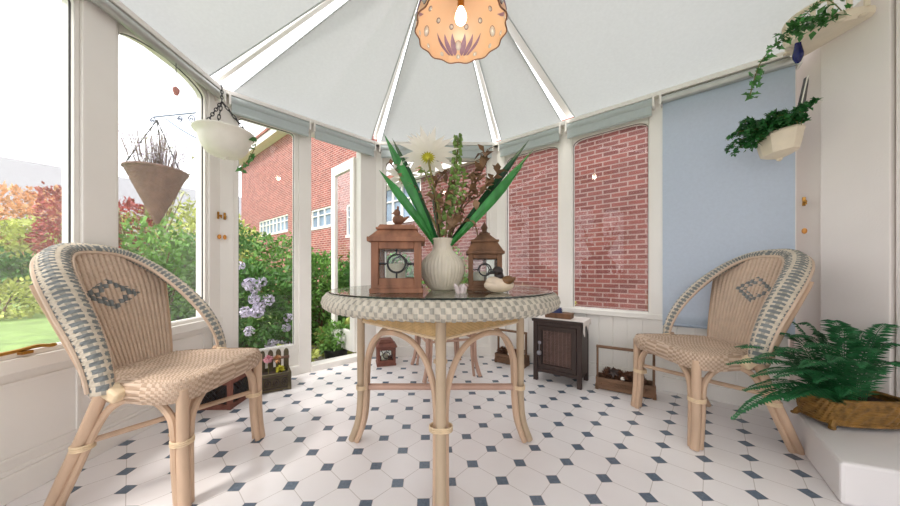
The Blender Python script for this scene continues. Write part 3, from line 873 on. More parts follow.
# ---------------------------------------------------------------- lanterns
def lantern(label, loc, rz, w, hb, hr, wood, finial, group=None, steps=1, candle_label=None, ring=True):
    """w body width, hb body height, hr height of roof"""
    t = thing('lantern', label, 'lantern', loc, rz, group)
    s = w/.2; p = .030*s
    m = MB(); m.box((0, 0, .010*s), (w*1.06, w*1.06, .020*s)); m.box((0, 0, .026*s), (w, w, .014*s)); m.build('base', wood, t, bevel=.003)
    m = MB(); h0 = .03*s; h1 = hb
    for sx in (-1, 1):
        for sy in (-1, 1): m.box((sx*(w/2-p/2), sy*(w/2-p/2), (h0+h1)/2), (p, p, h1-h0))
    for z in (h0+p*.5, h1-p*.5):
        for sx in (-1, 1):
            m.box((sx*(w/2-p/2), 0, z), (p*.8, w-2*p, p)); m.box((0, sx*(w/2-p/2), z), (w-2*p, p*.8, p))
    m.build('frame', wood, t, bevel=.003)
    gl = MB(); d = w/2-p/2
    for sx in (-1, 1):
        gl.box((sx*d, 0, (h0+h1)/2), (.003, w-2*p, h1-h0-2*p)); gl.box((0, sx*d, (h0+h1)/2), (w-2*p, .003, h1-h0-2*p))
    gl.build('pane', 'lglass', t, smooth=0)
    if ring:
        m = MB(); zc = (h0+h1)/2
        for ang in (0, PI/2, PI, 1.5*PI):
            rr = Matrix.Rotation(ang, 3, 'Z'); r0 = w*.18
            c = [rr @ Vector((r0*math.cos(2*PI*k/24), -d-.004, zc+r0*math.sin(2*PI*k/24))) for k in range(24)]
            m.tube(c, .0042*s, 6, closed=True)
            for (ax, az, bx, bz) in ((-1, 0, -(w/2-p), 0), (1, 0, w/2-p, 0), (0, 1, 0, (h1-h0)/2-p), (0, -1, 0, -((h1-h0)/2-p))):
                m.tube([rr @ Vector((ax*r0, -d-.004, zc+az*r0)), rr @ Vector((bx, -d-.004, zc+bz))], .0036*s, 6)
        m.build('ironwork', 'iron', t)
    m = MB(); W = w*1.14
    m.box((0, 0, hb+.008*s), (W, W, .018*s))
    def fr(z0, a, z1, b):
        q = lambda r, z: [(-r, -r, z), (r, -r, z), (r, r, z), (-r, r, z)]
        m.hexa(q(a/2, z0), q(b/2, z1))
    z = hb+.017*s
    fr(z, w*1.08, z+hr*.5, w*.74); m.box((0, 0, z+hr*.55), (w*.84, w*.84, hr*.12))
    if steps > 1: fr(z+hr*.6, w*.72, z+hr*.95, w*.30); m.box((0, 0, z+hr*.97), (w*.34, w*.34, hr*.1))
    else: fr(z+hr*.6, w*.78, z+hr*.8, w*.7)
    m.build('roof', wood, t, bevel=.002)
    zt = z+hr*(1.02 if steps > 1 else .8)
    m = MB()
    if finial == 'bird':
        m.lathe([(.030, 0), (.032, .006), (.022, .010)], 16, (0, 0, zt-.002))
        m.ball((0, 0, zt+.030), (.026, .020, .022), 12, 8); m.ball((-.006, 0, zt+.060), (.014, .013, .016), 12, 8)
        m.ball((-.002, 0, zt+.080), (.005, .005, .010), 8, 6); m.tube([(-.018, 0, zt+.06), (-.030, 0, zt+.056)], [.005, .001], 6)
        m.tube([(.02, 0, zt+.03), (.045, 0, zt+.045)], [.010, .003], 6)
        m.build('bird_finial', wood, t)
    elif finial == 'knob':
        m.lathe([(.018, 0), (.020, .006), (.010, .012), (.012, .02), (.017, .028), (.012, .038), (.004, .048), (.002, .056)], 14, (0, 0, zt-.002)); m.build('finial', wood, t)
    else:
        m.box((0, 0, zt+.004), (w*.62, w*.62, .01)); m.build('cap', wood, t, bevel=.003)
    return t
def candle(label, loc, r, h):
    c = thing('candle', label, 'candle', loc)
    m = MB(); m.lathe([(r*.96, 0), (r, .003), (r, h-.004), (r*.9, h), (r*.5, h-.006), (.001, h-.008)], 24, capt=False); m.build('wax', 'candle', c)
    m = MB(); m.tube([(0, 0, h-.01), (.001, 0, h+.008)], .0016, 6); m.build('wick', 'iron', c)
L1 = Vector((-.178, 1.24, TH))
lantern('large light brown wooden lantern with bird finial left of the ivory vase', L1, .06, .198, .205, .068, 'wood_l', 'bird')
candle('ivory pillar candle inside the large bird topped lantern', (L1.x-.012, L1.y, TH+.034), .042, .085)
L2 = Vector((.208, 1.365, TH))
lantern('smaller darker brown lantern with tiered roof behind the duck figurine', L2, -.10, .150, .165, .085, 'wood_m', 'knob', steps=2)
candle('ivory pillar candle inside the smaller table lantern', (L2.x-.022, L2.y, TH+.026), .030, .06)
L3 = Vector((-.505, 2.70, 0))
lantern('small reddish lantern on the floor by the far wall, seen under the table', L3, .28, .165, .165, .055, 'wood_red', 'cap')
candle('pale candle inside the small lantern on the floor', (L3.x-.01, L3.y, .026), .03, .06)

# ---------------------------------------------------------------- vase and artificial flowers
VC = Vector((.012, 1.335, TH))
t = thing('vase', 'ribbed ivory round vase holding the flowers on the glass table', 'vase', VC)
m = MB(); prof = [(.040, 0), (.055, .004), (.078, .030), (.094, .065), (.100, .095), (.096, .125), (.080, .150), (.058, .170), (.046, .185), (.043, .205), (.045, .222), (.049, .234), (.046, .236), (.040, .222), (.038, .19), (.05, .165)]
pp = poly3([(r, 0, z) for r, z in prof], 3)
m.lathe([(p.x, p.z) for p in pp], 144, wob=lambda a, z: 1+.020*math.cos(36*a), capt=False)
m.build('body', 'ceramic', t, smooth=60)
MO = Vector((VC.x, VC.y, TH+.232))
def V(x, y, dd=0): return px(x, y, VC.y+dd)
def strap(name, label, tip, w, matn, bend=.04, dd=0, root=None, grp=None):
    tip = V(*tip, dd); p0 = root or MO+Vector((R.uniform(-.02, .02), R.uniform(-.02, .02), -.08))
    mid = p0.lerp(tip, .5)+Vector((0, -.01, bend))
    c = [p0.lerp(mid, k/8).lerp(mid.lerp(tip, k/8), k/8) for k in range(9)]
    ax = (tip-p0).normalized(); sd = ax.cross(Vector((0, 1, .25))).normalized(); nn = sd.cross(ax)
    m = MB(); vs = []
    for k, p in enumerate(c):
        f = k/8; ww = w*.74*(.28+.72*min(1, f*1.8))*(1 if f < .72 else max(.02, (1-f)/.28))/2
        for (a, b) in ((-1, .004), (0, -.004), (1, .004), (0, -.0065)): vs.append(p+sd*(a*ww)+nn*b*(1 if ww > .004 else .3))
    fs = []
    for k in range(8):
        for q in range(4): fs.append((k*4+q, k*4+(q+1) % 4, k*4+4+(q+1) % 4, k*4+4+q))
    fs += [(0, 3, 2, 1), (32, 33, 34, 35)]
    m.add(vs, fs); o = m.build(name, matn, None, smooth=60)
    return tag(o, label, 'leaf', 'green strap leaves in the vase')
strap('strap_leaf', 'long green blade leaf leaning left, highest of the left blades', (384, 134), .062, 'leaf', .02)
strap('strap_leaf', 'dark narrow blade leaf just right of the highest left blade', (392, 138), .045, 'leaf_d', .03, .03)
strap('strap_leaf', 'green blade leaf ending lowest on the left above the large lantern', (379, 170), .055, 'leaf', .03, -.03)
strap('strap_leaf', 'dark green blade leaf on the right with the highest tip', (529, 140), .045, 'leaf_d', .0, .04)
strap('strap_leaf', 'green blade leaf on the right with the middle tip', (533, 150), .045, 'leaf', -.01, .01)
strap('strap_leaf', 'broad green blade leaf lowest of the right hand blades', (524, 164), .060, 'leaf', -.01, -.02)
strap('strap_leaf', 'short dark green leaf standing upright behind the brown stems in the vase', (432, 185), .03, 'leaf_d', .0, .05)
def flower(label, at, dd, rad, face, np_, rows):
    c = V(*at, dd)
    t = thing('artificial_flower', label, 'flower', MO, 0, 'white flowers in the vase')
    f = Vector(face).normalized(); q = f.to_track_quat('Z', 'Y').to_matrix()
    m = MB()
    for r_ in range(rows):
        for k in range(np_):
            a = 2*PI*(k+.5*r_)/np_+R.uniform(-.1, .1); L = rad*(1-.22*r_)*R.uniform(.88, 1.06)
            tilt = .18+.45*r_+R.uniform(-.12, .12)
            d = q @ Vector((math.cos(a)*math.cos(tilt), math.sin(a)*math.cos(tilt), math.sin(tilt)))
            m.leaf(c-MO+d*.012, d, f, L, L*.27, .25)
    m.build('petals', 'petal', t, smooth=60)
    m = MB()
    for k in range(16):
        a = 2*PI*k/16; d = q @ Vector((math.cos(a), math.sin(a), .02))
        m.leaf(c-MO-f*.006, d, f, rad*.27, rad*.09, .2)
    m.ball(c-MO-f*.008, rad*.07, 10, 6); m.build('heart', 'yellow', t)
    m = MB(); m.tube(bez((0, 0, -.10), (0, 0, .1), (c-MO)*.6+Vector((0, .02, 0)), c-MO-f*.004), .005, 6); m.build('stem', 'stem', t)
    return t
flower('large open white flower with yellow heart at the top of the vase arrangement', (428, 157), -.03, .135, (.03, .50, .80), 17, 2)
flower('smaller white flower half hidden behind the left blade leaves', (403, 178), .04, .09, (-.35, .45, .75), 11, 2)
# bells of ireland
t = thing('green_bell_stem', 'upright stem of small green bell flowers right of the large white flower', 'flower', MO)
pts = [p-MO for p in poly3([MO+Vector((.01, 0, -.1)), V(447, 220), V(453, 190), V(457, 160), V(458, 138)], 6)]
m = MB(); m.tube(pts, .004, 6); m.build('stem', 'stem', t)
m = MB()
for i, p in enumerate(pts[4:]):
    f = i/len(pts[4:])
    for k in range(3):
        a = k*2.1+i*1.1; d = Vector((math.cos(a), math.sin(a), .35)).normalized(); r_ = .0125*(1.2-.4*f)
        q = d.to_track_quat('Z', 'Y').to_matrix(); b = p+d*.008
        vs = []; n = 8
        for (rr, h) in ((.25, 0), (.7, .5), (1.0, 1.0), (.55, .55)):
            for j in range(n): vs.append(b+q @ Vector((r_*rr*math.cos(2*PI*j/n), r_*rr*math.sin(2*PI*j/n), r_*1.3*h)))
        m.add(vs, [(a_*n+j, a_*n+(j+1) % n, (a_+1)*n+(j+1) % n, (a_+1)*n+j) for a_ in range(3) for j in range(n)])
m.build('bells', 'bells', t, smooth=60)
def spray(label, path, leaves, matn, lw, ll, stem='stem_b', seed=1, cat='dried leaves', grp=None):
    rr = random.Random(seed)
    t = thing('leafy_spray', label, cat, MO, 0, grp)
    pts = [p-MO for p in poly3([MO+Vector((0, 0, -.1))]+path, 6)]
    m = MB(); m.tube(pts, .0032, 6); m.build('stem', stem, t)
    m = MB(); n = len(pts)
    for k in range(leaves):
        p = pts[int(n*(.35+.64*k/leaves))]
        d = Vector((rr.uniform(-1, 1), rr.uniform(-1, .6), rr.uniform(-.5, .8))).normalized()
        m.leaf(p, d, (rr.uniform(-.3, .3), rr.uniform(-1, 1), 1), ll*rr.uniform(.7, 1.2), lw*rr.uniform(.7, 1.2), .3)
    m.build('leaves', matn, t, smooth=60)
G = 'brown dried sprays in the vase'
spray('brown leafy spray crossing the right hand blade leaves', [V(458, 215), V(470, 192), V(478, 178), V(487, 160), V(484, 152)], 26, 'brownleaf', .03, .065, seed=3, grp=G)
spray('brown spray with dark blooms furthest right in the vase', [V(462, 210), V(480, 195), V(490, 182), V(500, 172)], 20, 'brownleaf', .032, .055, seed=5, grp=G)
spray('brown dried spray below the large white flower', [V(436, 215), V(434, 195), V(438, 180), V(446, 172)], 22, 'brownleaf', .026, .05, seed=8, grp=G)
spray('spray of broad brown leaves low over the vase mouth', [V(450, 232, -.03), V(457, 226, -.04), V(464, 222, -.04)], 8, 'brownleaf', .045, .085, seed=11, grp=G)
spray('thin arching spray drooping over the smaller lantern', [V(455, 222, -.02), V(470, 220, -.02), V(477, 232, -.02), V(477, 255, -.02)], 7, 'brownleaf', .010, .035, seed=12, grp=G)
spray('green leafy sprig right of the bell flower stem', [V(455, 215), V(462, 190), V(464, 172)], 24, 'bells', .022, .04, 'stem', 21, 'leaves')
spray('olive green sprig under the large white flower heart', [V(440, 210), V(430, 185), V(424, 170)], 18, 'bells', .02, .045, 'stem', 23, 'leaves')
spray('brown leafy spray just left of the bell flower stem', [V(442, 220), V(446, 198), V(450, 182)], 20, 'brownleaf', .03, .05, seed=41, grp=G)
spray('brown leafy spray between the bell stem and right hand blades', [V(452, 222), V(462, 205), V(470, 190), V(474, 172)], 22, 'brownleaf', .03, .055, seed=42, grp=G)
spray('dark berry twig sprig at the far left of the arrangement', [V(425, 205), V(405, 180), V(390, 163)], 12, 'brownleaf', .02, .03, 'stem_b', 25, 'leaves', G)

# duck
D = Vector((.242, 1.19, TH))
t = thing('duck_figurine', 'cream and brown duck figurine with dark head on the table edge', 'figurine', D, 0)
m = MB()
m.ball((0, 0, .030), (.062, .040, .030), 20, 12); m.ball((-.02, 0, .042), (.036, .034, .024), 16, 10); m.build('body', 'duck_w', t)
m = MB(); m.ball((.0, 0, .064), (.020, .018, .026), 14, 10); m.ball((-.006, -.004, .088), (.022, .019, .019), 16, 10); m.build('head', 'duck_d', t)
m = MB(); m.tube([(-.024, -.012, .083), (-.046, -.022, .078)], [.008, .004], 8); m.ball((-.046, -.022, .078), (.006, .006, .003), 8, 5); m.build('bill', 'iron', t)
m = MB(); m.ball((.030, -.008, .048), (.030, .034, .020), 14, 8, rot=(0, -.35, 0)); m.tube([(.05, 0, .05), (.068, 0, .062)], [.014, .003], 8); m.build('wing', 'duck_b', t)
# crystal
t = thing('crystal_cluster', 'small pale crystal cluster beside the vase foot', 'crystal', (.082, 1.16, TH))
for i in range(5):
    a = i*1.3; m = MB()
    d = Vector((math.cos(a)*.35, math.sin(a)*.35, 1)).normalized(); b = Vector((math.cos(a)*.012, math.sin(a)*.012, .0)); L = R.uniform(.026, .042)
    m.tube([b, b+d*L*.75, b+d*L], [.0085, .0085, .001], 6); m.build('crystal', 'crystal', t, smooth=0)

# ---------------------------------------------------------------- pendant lamp
PL = Vector((.104, 1.445, 0)); PZ = 2.055
t = thing('pendant_lamp', 'peach glass pendant lamp with scalloped rim hanging above the table', 'lamp', (PL.x, PL.y, PZ))
def shademat():
    m, nt, out = nodes('peach_lamp_glass')
    tc = N(nt, 'ShaderNodeTexCoord'); sx = N(nt, 'ShaderNodeSeparateXYZ'); nt.links.new(tc.outputs['Object'], sx.inputs[0])
    nz = N(nt, 'ShaderNodeTexNoise', Scale=9.0, Detail=4.0); nt.links.new(tc.outputs['Object'], nz.inputs['Vector'])
    col = mixc(nt, nz.outputs[0], srgb(244, 206, 170), srgb(240, 220, 198))
    d = N(nt, 'ShaderNodeBsdfPrincipled', Roughness=.25); tr = N(nt, 'ShaderNodeBsdfTranslucent')
    nt.links.new(col, d.inputs['Base Color']); nt.links.new(col, tr.inputs[0])
    mx = N(nt, 'ShaderNodeMixShader'); mx.inputs[0].default_value = .4
    nt.links.new(d.outputs[0], mx.inputs[1]); nt.links.new(tr.outputs[0], mx.inputs[2]); nt.links.new(mx.outputs[0], out.inputs[0])
    return m
M['shade'] = shademat()
M['boss'] = mat('clear_glass_boss', srgb(206, 204, 204), .12, .1, 20, trans=.15, spec=.8)
M['boss_rim'] = mat('boss_outline', srgb(112, 92, 100), .3, .1)
M['motif'] = mat('mauve_lotus_motif', srgb(150, 118, 150), .4, .3, 20, trans=.3)
RS = .222
wob = lambda a, z: 1+(.028*math.cos(14*a))*max(0, 1-z/.07)
prof = [(RS, 0), (RS*.995, .03), (RS*.95, .075), (RS*.84, .125), (RS*.64, .17), (RS*.38, .20), (.045, .212)]
pf = [(p.x, p.z) for p in poly3([(r, 0, z) for r, z in prof], 5)]
m = MB(); m.lathe(pf, 112, wob=wob, capb=False, capt=False); o = m.build('shade', 'shade', t, smooth=80)
so = o.modifiers.new('thickness', 'SOLIDIFY'); so.thickness = .004
m = MB(); m.tube([(RS*wob(2*PI*k/112, 0)*math.cos(2*PI*k/112), RS*wob(2*PI*k/112, 0)*math.sin(2*PI*k/112), 0) for k in range(112)], .0035, 6, closed=True); m.build('rim_edge', 'wood_l', t)
def onshade(a, k):
    r, z = pf[k]; r2, z2 = pf[min(k+1, len(pf)-1)]
    p = Vector((r*math.cos(a), r*math.sin(a), z)); tz = Vector(((r2-r)*math.cos(a), (r2-r)*math.sin(a), z2-z)).normalized()
    ty = Vector((-math.sin(a), math.cos(a), 0)); n = ty.cross(tz)
    return p, Matrix((ty, tz, n)).transposed()
def boss(a, k, rx, ry):
    p, q = onshade(a, k); m = MB(); mm = MB(); mm.ball((0, 0, 0), (rx, ry, .012), 14, 8)
    m.add([p+q @ Vector(v) for v in mm.v], mm.f)
    m.tube([p+q @ Vector((rx*1.04*math.cos(2*PI*i/16), ry*1.04*math.sin(2*PI*i/16), -.004)) for i in range(16)], .0018, 5, closed=True, mi=1); m.build('glass_boss', ['boss', 'boss_rim'], t)
for k in range(14): boss(2*PI*(k+.5)/14, 5, .014, .016)
for k in range(6): boss(2*PI*k/6+PI/2, 11, .018, .024)
for k in range(12): boss(2*PI*(k+.5)/12+PI/2, 18, .010, .011)
for f_ in range(3):
    ac = PI/2+f_*2*PI/3; m = MB()
    for j, (da, L, w_) in enumerate(((-.40, .075, .020), (-.26, .085, .024), (-.12, .095, .026), (0, .07, .03), (.12, .095, .026), (.26, .085, .024), (.40, .075, .020))):
        pts = []
        for s_ in range(7):
            f = s_/6; k = 6+f*10*(L/.095); a = ac+da*1.7*(.35+.65*f); k0 = int(k)
            p, q = onshade(a, k0); p2, _ = onshade(a, k0+1); p = p.lerp(p2, k-k0)
            n = q @ Vector((0, 0, 1)); s1 = q @ Vector((1, 0, 0)); ww = w_*.6*math.sin(PI*min(1, .12+f*.88))
            for (aa, bb) in ((-1, -.0055), (1, -.0055), (1, .0055), (-1, .0055)): pts.append(p+s1*ww*aa+n*bb)
        fs = []
        for s_ in range(6):
            for q_ in range(4): fs.append((s_*4+q_, s_*4+(q_+1) % 4, s_*4+4+(q_+1) % 4, s_*4+4+q_))
        if j != 3: m.add(pts, fs+[(0, 3, 2, 1), (24, 25, 26, 27)])
    m.build('lotus_motif', 'motif', t)
BZ = .085
m = MB(); m.lathe([(.016, .03), (.017, .055), (.016, .075), (.022, .08), (.024, .10), (.046, .11), (.05, .125), (.02, .14), (.012, .15)], 20, (0, 0, .085)); m.build('socket', 'brass', t)
m = MB(); pr = [(.001, -.052), (.014, -.049), (.024, -.038), (.029, -.022), (.028, -.006), (.021, .012), (.014, .026), (.013, .034)]
m.lathe(pr, 20, (0, 0, BZ)); m.build('bulb', emit('bulb_glow', (1, .88, .62), 9), t)
m = MB(); m.tube([(0, 0, .21), (0, 0, 2.53-PZ+.02)], .004, 8); m.lathe([(.04, 2.50-PZ), (.045, 2.53-PZ), (.02, 2.545-PZ)], 16); m.build('cord', 'brass', t)
l = bpy.data.lights.new('bulb_light', 'POINT'); l.energy = 1.3; l.color = (1, .85, .68); l.shadow_soft_size = .03
lo = bpy.data.objects.new('bulb_light', l); lo.location = (PL.x, PL.y, PZ+.02); COL.objects.link(lo)

# ---------------------------------------------------------------- carved cabinet
CO = Vector((.742, 2.305, 0)); cx_ = Vector((.79, -.613)).normalized(); crz = math.atan2(cx_.y, cx_.x)
t = thing('cabinet', 'small dark carved wooden cabinet under the brick view window right of the table', 'cabinet', CO, crz)
W_, D_, H_ = .350, .25, .487
m = MB(); m.box((W_/2, D_/2, H_-.011), (W_+.02, D_+.02, .022)); m.build('top', 'wood_d', t, bevel=.004)
m = MB(); m.box((.009, D_/2, .27), (.014, D_-.02, .40)); m.box((W_-.009, D_/2, .27), (.014, D_-.02, .40)); m.box((W_/2, D_-.008, .27), (W_-.02, .012, .40)); m.box((W_/2, D_/2, .085), (W_-.02, D_-.02, .016)); m.box((W_/2, .012, .45), (W_-.06, .02, .028)); m.box((W_/2, .012, .085), (W_-.06, .02, .03))
m.build('body', 'wood_d', t, bevel=.002)
for x in (.015, W_-.015):
    for y in (.015, D_-.015):
        m = MB(); m.box((x, y, .2325), (.032, .032, .465)); m.build('leg', 'wood_d', t, bevel=.003)
m = MB(); dx0, dx1, dz0, dz1 = .034, W_-.034, .104, .434
m.box(((dx0+dx1)/2, .014, (dz0+dz1)/2), (dx1-dx0-.06, .006, dz1-dz0-.06))
for z in (dz0+.016, dz1-.016): m.box(((dx0+dx1)/2, .008, z), (dx1-dx0, .016, .032))
for x in (dx0+.016, dx1-.016): m.box((x, .008, (dz0+dz1)/2), (.032, .016, dz1-dz0-.064))
dr = m.build('door', 'wood_d', t, bevel=.002)
m = MB()
nx, nz = 7, 10
for i in range(nx):
    for j in range(nz):
        x = dx0+.042+(dx1-dx0-.084)*(i+.5)/nx; z = dz0+.042+(dz1-dz0-.084)*(j+.5)/nz
        rr = .0125
        m.tube([(x+rr*math.cos(2*PI*k/10), .008+.0015*math.cos(4*PI*k/10), z+rr*1.05*math.sin(2*PI*k/10)) for k in range(10)], .0032, 5, closed=True)
        m.ball((x, .008, z), (.0045, .003, .0045), 6, 4)
for i in range(nx+1):
    x = dx0+.042+(dx1-dx0-.084)*i/nx; m.tube([(x, .009, dz0+.034), (x, .009, dz1-.034)], .0022, 4)
m.build('carved_lattice', mat('carved_lattice_wood', srgb(112, 86, 78), .4, .3, 30), dr)
m = MB(); m.lathe([(.012, 0), (.014, .004), (.006, .008)], 12); m.xf(Matrix.Translation((dx0+.016, 0, .30)) @ Matrix.Rotation(PI/2, 4, 'X'))
m.tube([(dx0+.016, -.008, .30), (dx0+.016, -.010, .24)], .003, 6); m.ball((dx0+.016, -.012, .222), .019, 12, 8)
m.build('handle', mat('grey_metal_knob', srgb(150, 148, 156), .35, .1, metal=.5), dr)
# cloth, box, folded cloth
def cab(x, y, z): 
    r = Matrix.Rotation(crz, 4, 'Z'); return CO+(r @ Vector((x, y, z)))
m = MB()
def doily(u, v):
    x, y = -.03+(W_+.115)*u, -.006+(D_+.0)*v
    dr_ = max(0, x-(W_+.012)); z = H_+.0035
    if dr_ > 0: x = W_+.0135+.004*math.sin(v*14)*(dr_ > .005); z -= dr_*(1+.5*math.sin(v*12))
    dl = max(0, -.012-x)
    if dl > 0: x = -.0135; z -= dl
    return Vector((x, y, z))
m.grid(doily, 60, 40); o = m.build('lace_runner', 'cloth'); o.location = CO; o.rotation_euler = (0, 0, crz)
so = o.modifiers.new('thickness', 'SOLIDIFY'); so.thickness = .002; so.offset = 1
tag(o, 'white lace runner draped over the dark carved cabinet', 'cloth')
t = thing('wooden_box', 'flat brown wooden box lying on the lace runner of the cabinet', 'box', cab(.17, .10, H_+.006), crz)
m = MB(); m.box((0, 0, .016), (.19, .10, .032)); m.build('body', 'wood_m', t, bevel=.003)
m = MB(); m.box((0, 0, .036), (.196, .106, .008)); m.build('lid', 'wood_m', t, bevel=.003)
m = MB()
for k, (w_, h_) in enumerate(((.10, .012), (.095, .011), (.09, .010))): m.grid(lambda u, v, k=k, w_=w_: Vector(((w_/2+.004*math.cos(v*6))*math.copysign(abs(math.cos(2*PI*u))**.5, math.cos(2*PI*u)), .045*math.copysign(abs(math.sin(2*PI*u))**.5, math.sin(2*PI*u)), .011*k+.012*v)), 32, 5, cu=True)
m.box((0, 0, .031), (.075, .07, .006))
o = m.build('folded_cloth', 'navy', None, bevel=0); o.location = cab(.14, .10, H_+.047); o.rotation_euler = (0, 0, crz+.2)
tag(o, 'folded navy cloth on top of the flat wooden box', 'cloth')

# ---------------------------------------------------------------- trugs with pine cones
def pinecone():
    m = MB(); n = 46
    for k in range(n):
        f = k/n; a = k*2.39996; z = .004+.046*f; r_ = .020*math.sin(PI*(.12+.84*f))**.8+.004
        d = Vector((math.cos(a), math.sin(a), -.15+1.1*f)); p = Vector((math.cos(a)*r_*.35, math.sin(a)*r_*.35, z))
        m.leaf(p, d, (0, 0, 1), r_*.95, .016*(1-.5*f), -.3)
    m.ball((0, 0, .026), (.009, .009, .024), 8, 6)
    return m
pc_mesh = None
def cone(loc, rot, s, label, group):
    global pc_mesh
    if pc_mesh is None:
        o = pinecone().build('pine_cone', 'cone', None, smooth=60); pc_mesh = o.data
    else:
        o = bpy.data.objects.new('pine_cone', pc_mesh); COL.objects.link(o)
    o.location = loc; o.rotation_euler = rot; o.scale = (s, s, s)
    tag(o, label, 'pine cone', group)
def trug(A, ang, L, label, conelabel, cgroup, seed, ncone):
    rr = random.Random(seed); D = .125; hT = .09
    t = thing('wooden_trug', label, 'trug', A, ang, None)
    m = MB(); m.box((L/2, D/2, .010), (L-.03, D-.02, .012)); m.build('tray_floor', 'wood_r', t)
    for y, nm in ((.008, 'front_board'), (D-.008, 'back_board')):
        m = MB(); m.box((L/2, y, .078), (L-.028, .014, .022)); m.box((L/2, y+.002, .020), (L-.028, .010, .022)); 
        # carved scroll panel
        k = 0; x = .035
        while x < L-.035:
            cz, r_ = .050, .017
            m.tube([(x+r_*f*math.cos(2*PI*f*1.6+k), y, cz+r_*f*math.sin(2*PI*f*1.6+k)) for f in [i/14 for i in range(15)]], .0042, 5)
            x += .030; k += PI
        m.box((L/2, y+.003, .05), (L-.03, .004, .05))
        m.build(nm, 'wood_r', t)
    for x in (.008, L-.008):
        m = MB(); m.box((x, D/2, .045), (.016, D, .09)); m.box((x, .012, .02), (.022, .024, .04)); m.box((x, D-.012, .02), (.022, .024, .04)); m.build('end_board', 'wood_r', t, bevel=.003)
        m = MB(); m.box((x, D/2, .195), (.014, .022, .22)); m.build('upright', 'wood_r', t, bevel=.003)
    m = MB(); m.tube([(.0, D/2, .300), (L, D/2, .300)], .011, 8); m.build('handle_bar', 'wood_r', t)
    Rm = Matrix.Rotation(ang, 4, 'Z')
    pos = []
    for k in range(ncone):
        x = .045+(L-.09)*((k % (ncone//2))+.5)/(ncone//2)+rr.uniform(-.006, .006); y = D*(.32 if k < ncone//2 else .68)
        cone(Vector(A)+(Rm @ Vector((x, y, .078+rr.uniform(0, .02)))), (rr.uniform(-1, 1), rr.uniform(-1, 1), rr.uniform(0, 6)), rr.uniform(1.1, 1.35), conelabel, cgroup)
    m = MB(); m.ball((0, 0, 0), .014, 14, 8); o = m.build('white_ball', 'white_ceramic'); o.location = Vector(A)+(Rm @ Vector((L*.47, .026, .098)))
    tag(o, 'small white ball among pine cones in the trug ' + ('behind the right chair' if seed == 3 else 'left of the cabinet'), 'ball')
    return t
trug(Vector((1.135, 2.115, 0)), math.atan2(-.19, .30), .355, 'rustic wooden trug of pine cones behind the right wicker chair front leg', 'brown pine cone lying in the trug behind the right wicker chair', 'pine cones in the right trug', 3, 14)
trug(Vector((.515, 2.735, 0)), math.atan2(-.60, .74), .29, 'rustic wooden trug of pine cones left of the carved cabinet', 'brown pine cone lying in the trug left of the carved cabinet', 'pine cones in the trug beside the cabinet', 4, 12)
# carved star ornament standing in the right trug
m = MB()
for k in range(6):
    a = 2*PI*k/6+.5; m.leaf((0, 0, .03), (math.cos(a), -.25, math.sin(a)), (0, -1, 0), .042, .022, .1)
o = m.build('star_ornament', 'wood_d'); o.location = (1.245, 2.085, .105); o.rotation_euler = (0, 0, -.5)
tag(o, 'dark wooden star shaped ornament standing up among the pine cones of the right trug', 'ornament')

# ---------------------------------------------------------------- picket planter & lattice crate
PA = Vector((-1.335, 1.95, 0)); pang = math.atan2(.13, .20)
t = thing('picket_planter', 'mossy wooden planter box with picket fence back below the fixed pane', 'planter', PA, pang)
L, D = .30, .17
m = MB()
m.box((L/2, .008, .068), (L, .016, .125)); m.box((L/2, D-.008, .068), (L, .016, .125)); m.box((.008, D/2, .068), (.016, D-.03, .125)); m.box((L-.008, D/2, .068), (.016, D-.03, .125)); m.box((L/2, D/2, .012), (L-.03, D-.03, .014))
for x in (.012, L-.012):
    m.box((x, -.002, .068), (.024, .008, .132))
m.build('box', 'wood_g', t, bevel=.003)
m = MB()
for k in range(5):
    x = .045+(L-.09)*k/4
    m.tube([(x+.018*math.cos(2*PI*i/14), -.003, .066+.024*math.sin(2*PI*i/14)) for i in range(14)], .004, 5, closed=True); m.ball((x, -.002, .066), (.009, .005, .012), 8, 5)
m.tube([(.025, -.003, .028), (L-.025, -.003, .028)], .004, 5); m.tube([(.025, -.003, .108), (L-.025, -.003, .108)], .004, 5)
m.build('carved_front', 'wood_d', t)
for k in range(6):
    x = .02+(L-.04)*k/5; m = MB(); w_ = .034
    poly = [(-w_/2, .06), (w_/2, .06), (w_/2, .245), (w_*.35, .262), (0, .270), (-w_*.35, .262), (-w_/2, .245)]
    m.add([(x+a, D-.018, z) for a, z in poly]+[(x+a, D-.030, z) for a, z in poly], [tuple(range(6, -1, -1)), tuple(range(7, 14))]+[(i, (i+1) % 7, 7+(i+1) % 7, 7+i) for i in range(7)])
    m.build('picket', 'wood_g', t)
m = MB(); m.box((L/2, D-.036, .205), (L, .010, .018)); m.build('fence_rail', 'willow', t)
m = MB(); m.box((L/2, D/2, .095), (L-.034, D-.05, .03)); m.build('soil', 'soil', t)
prz = Matrix.Rotation(pang, 4, 'Z')
def pl_(x, y, z): return PA+(prz @ Vector((x, y, z)))
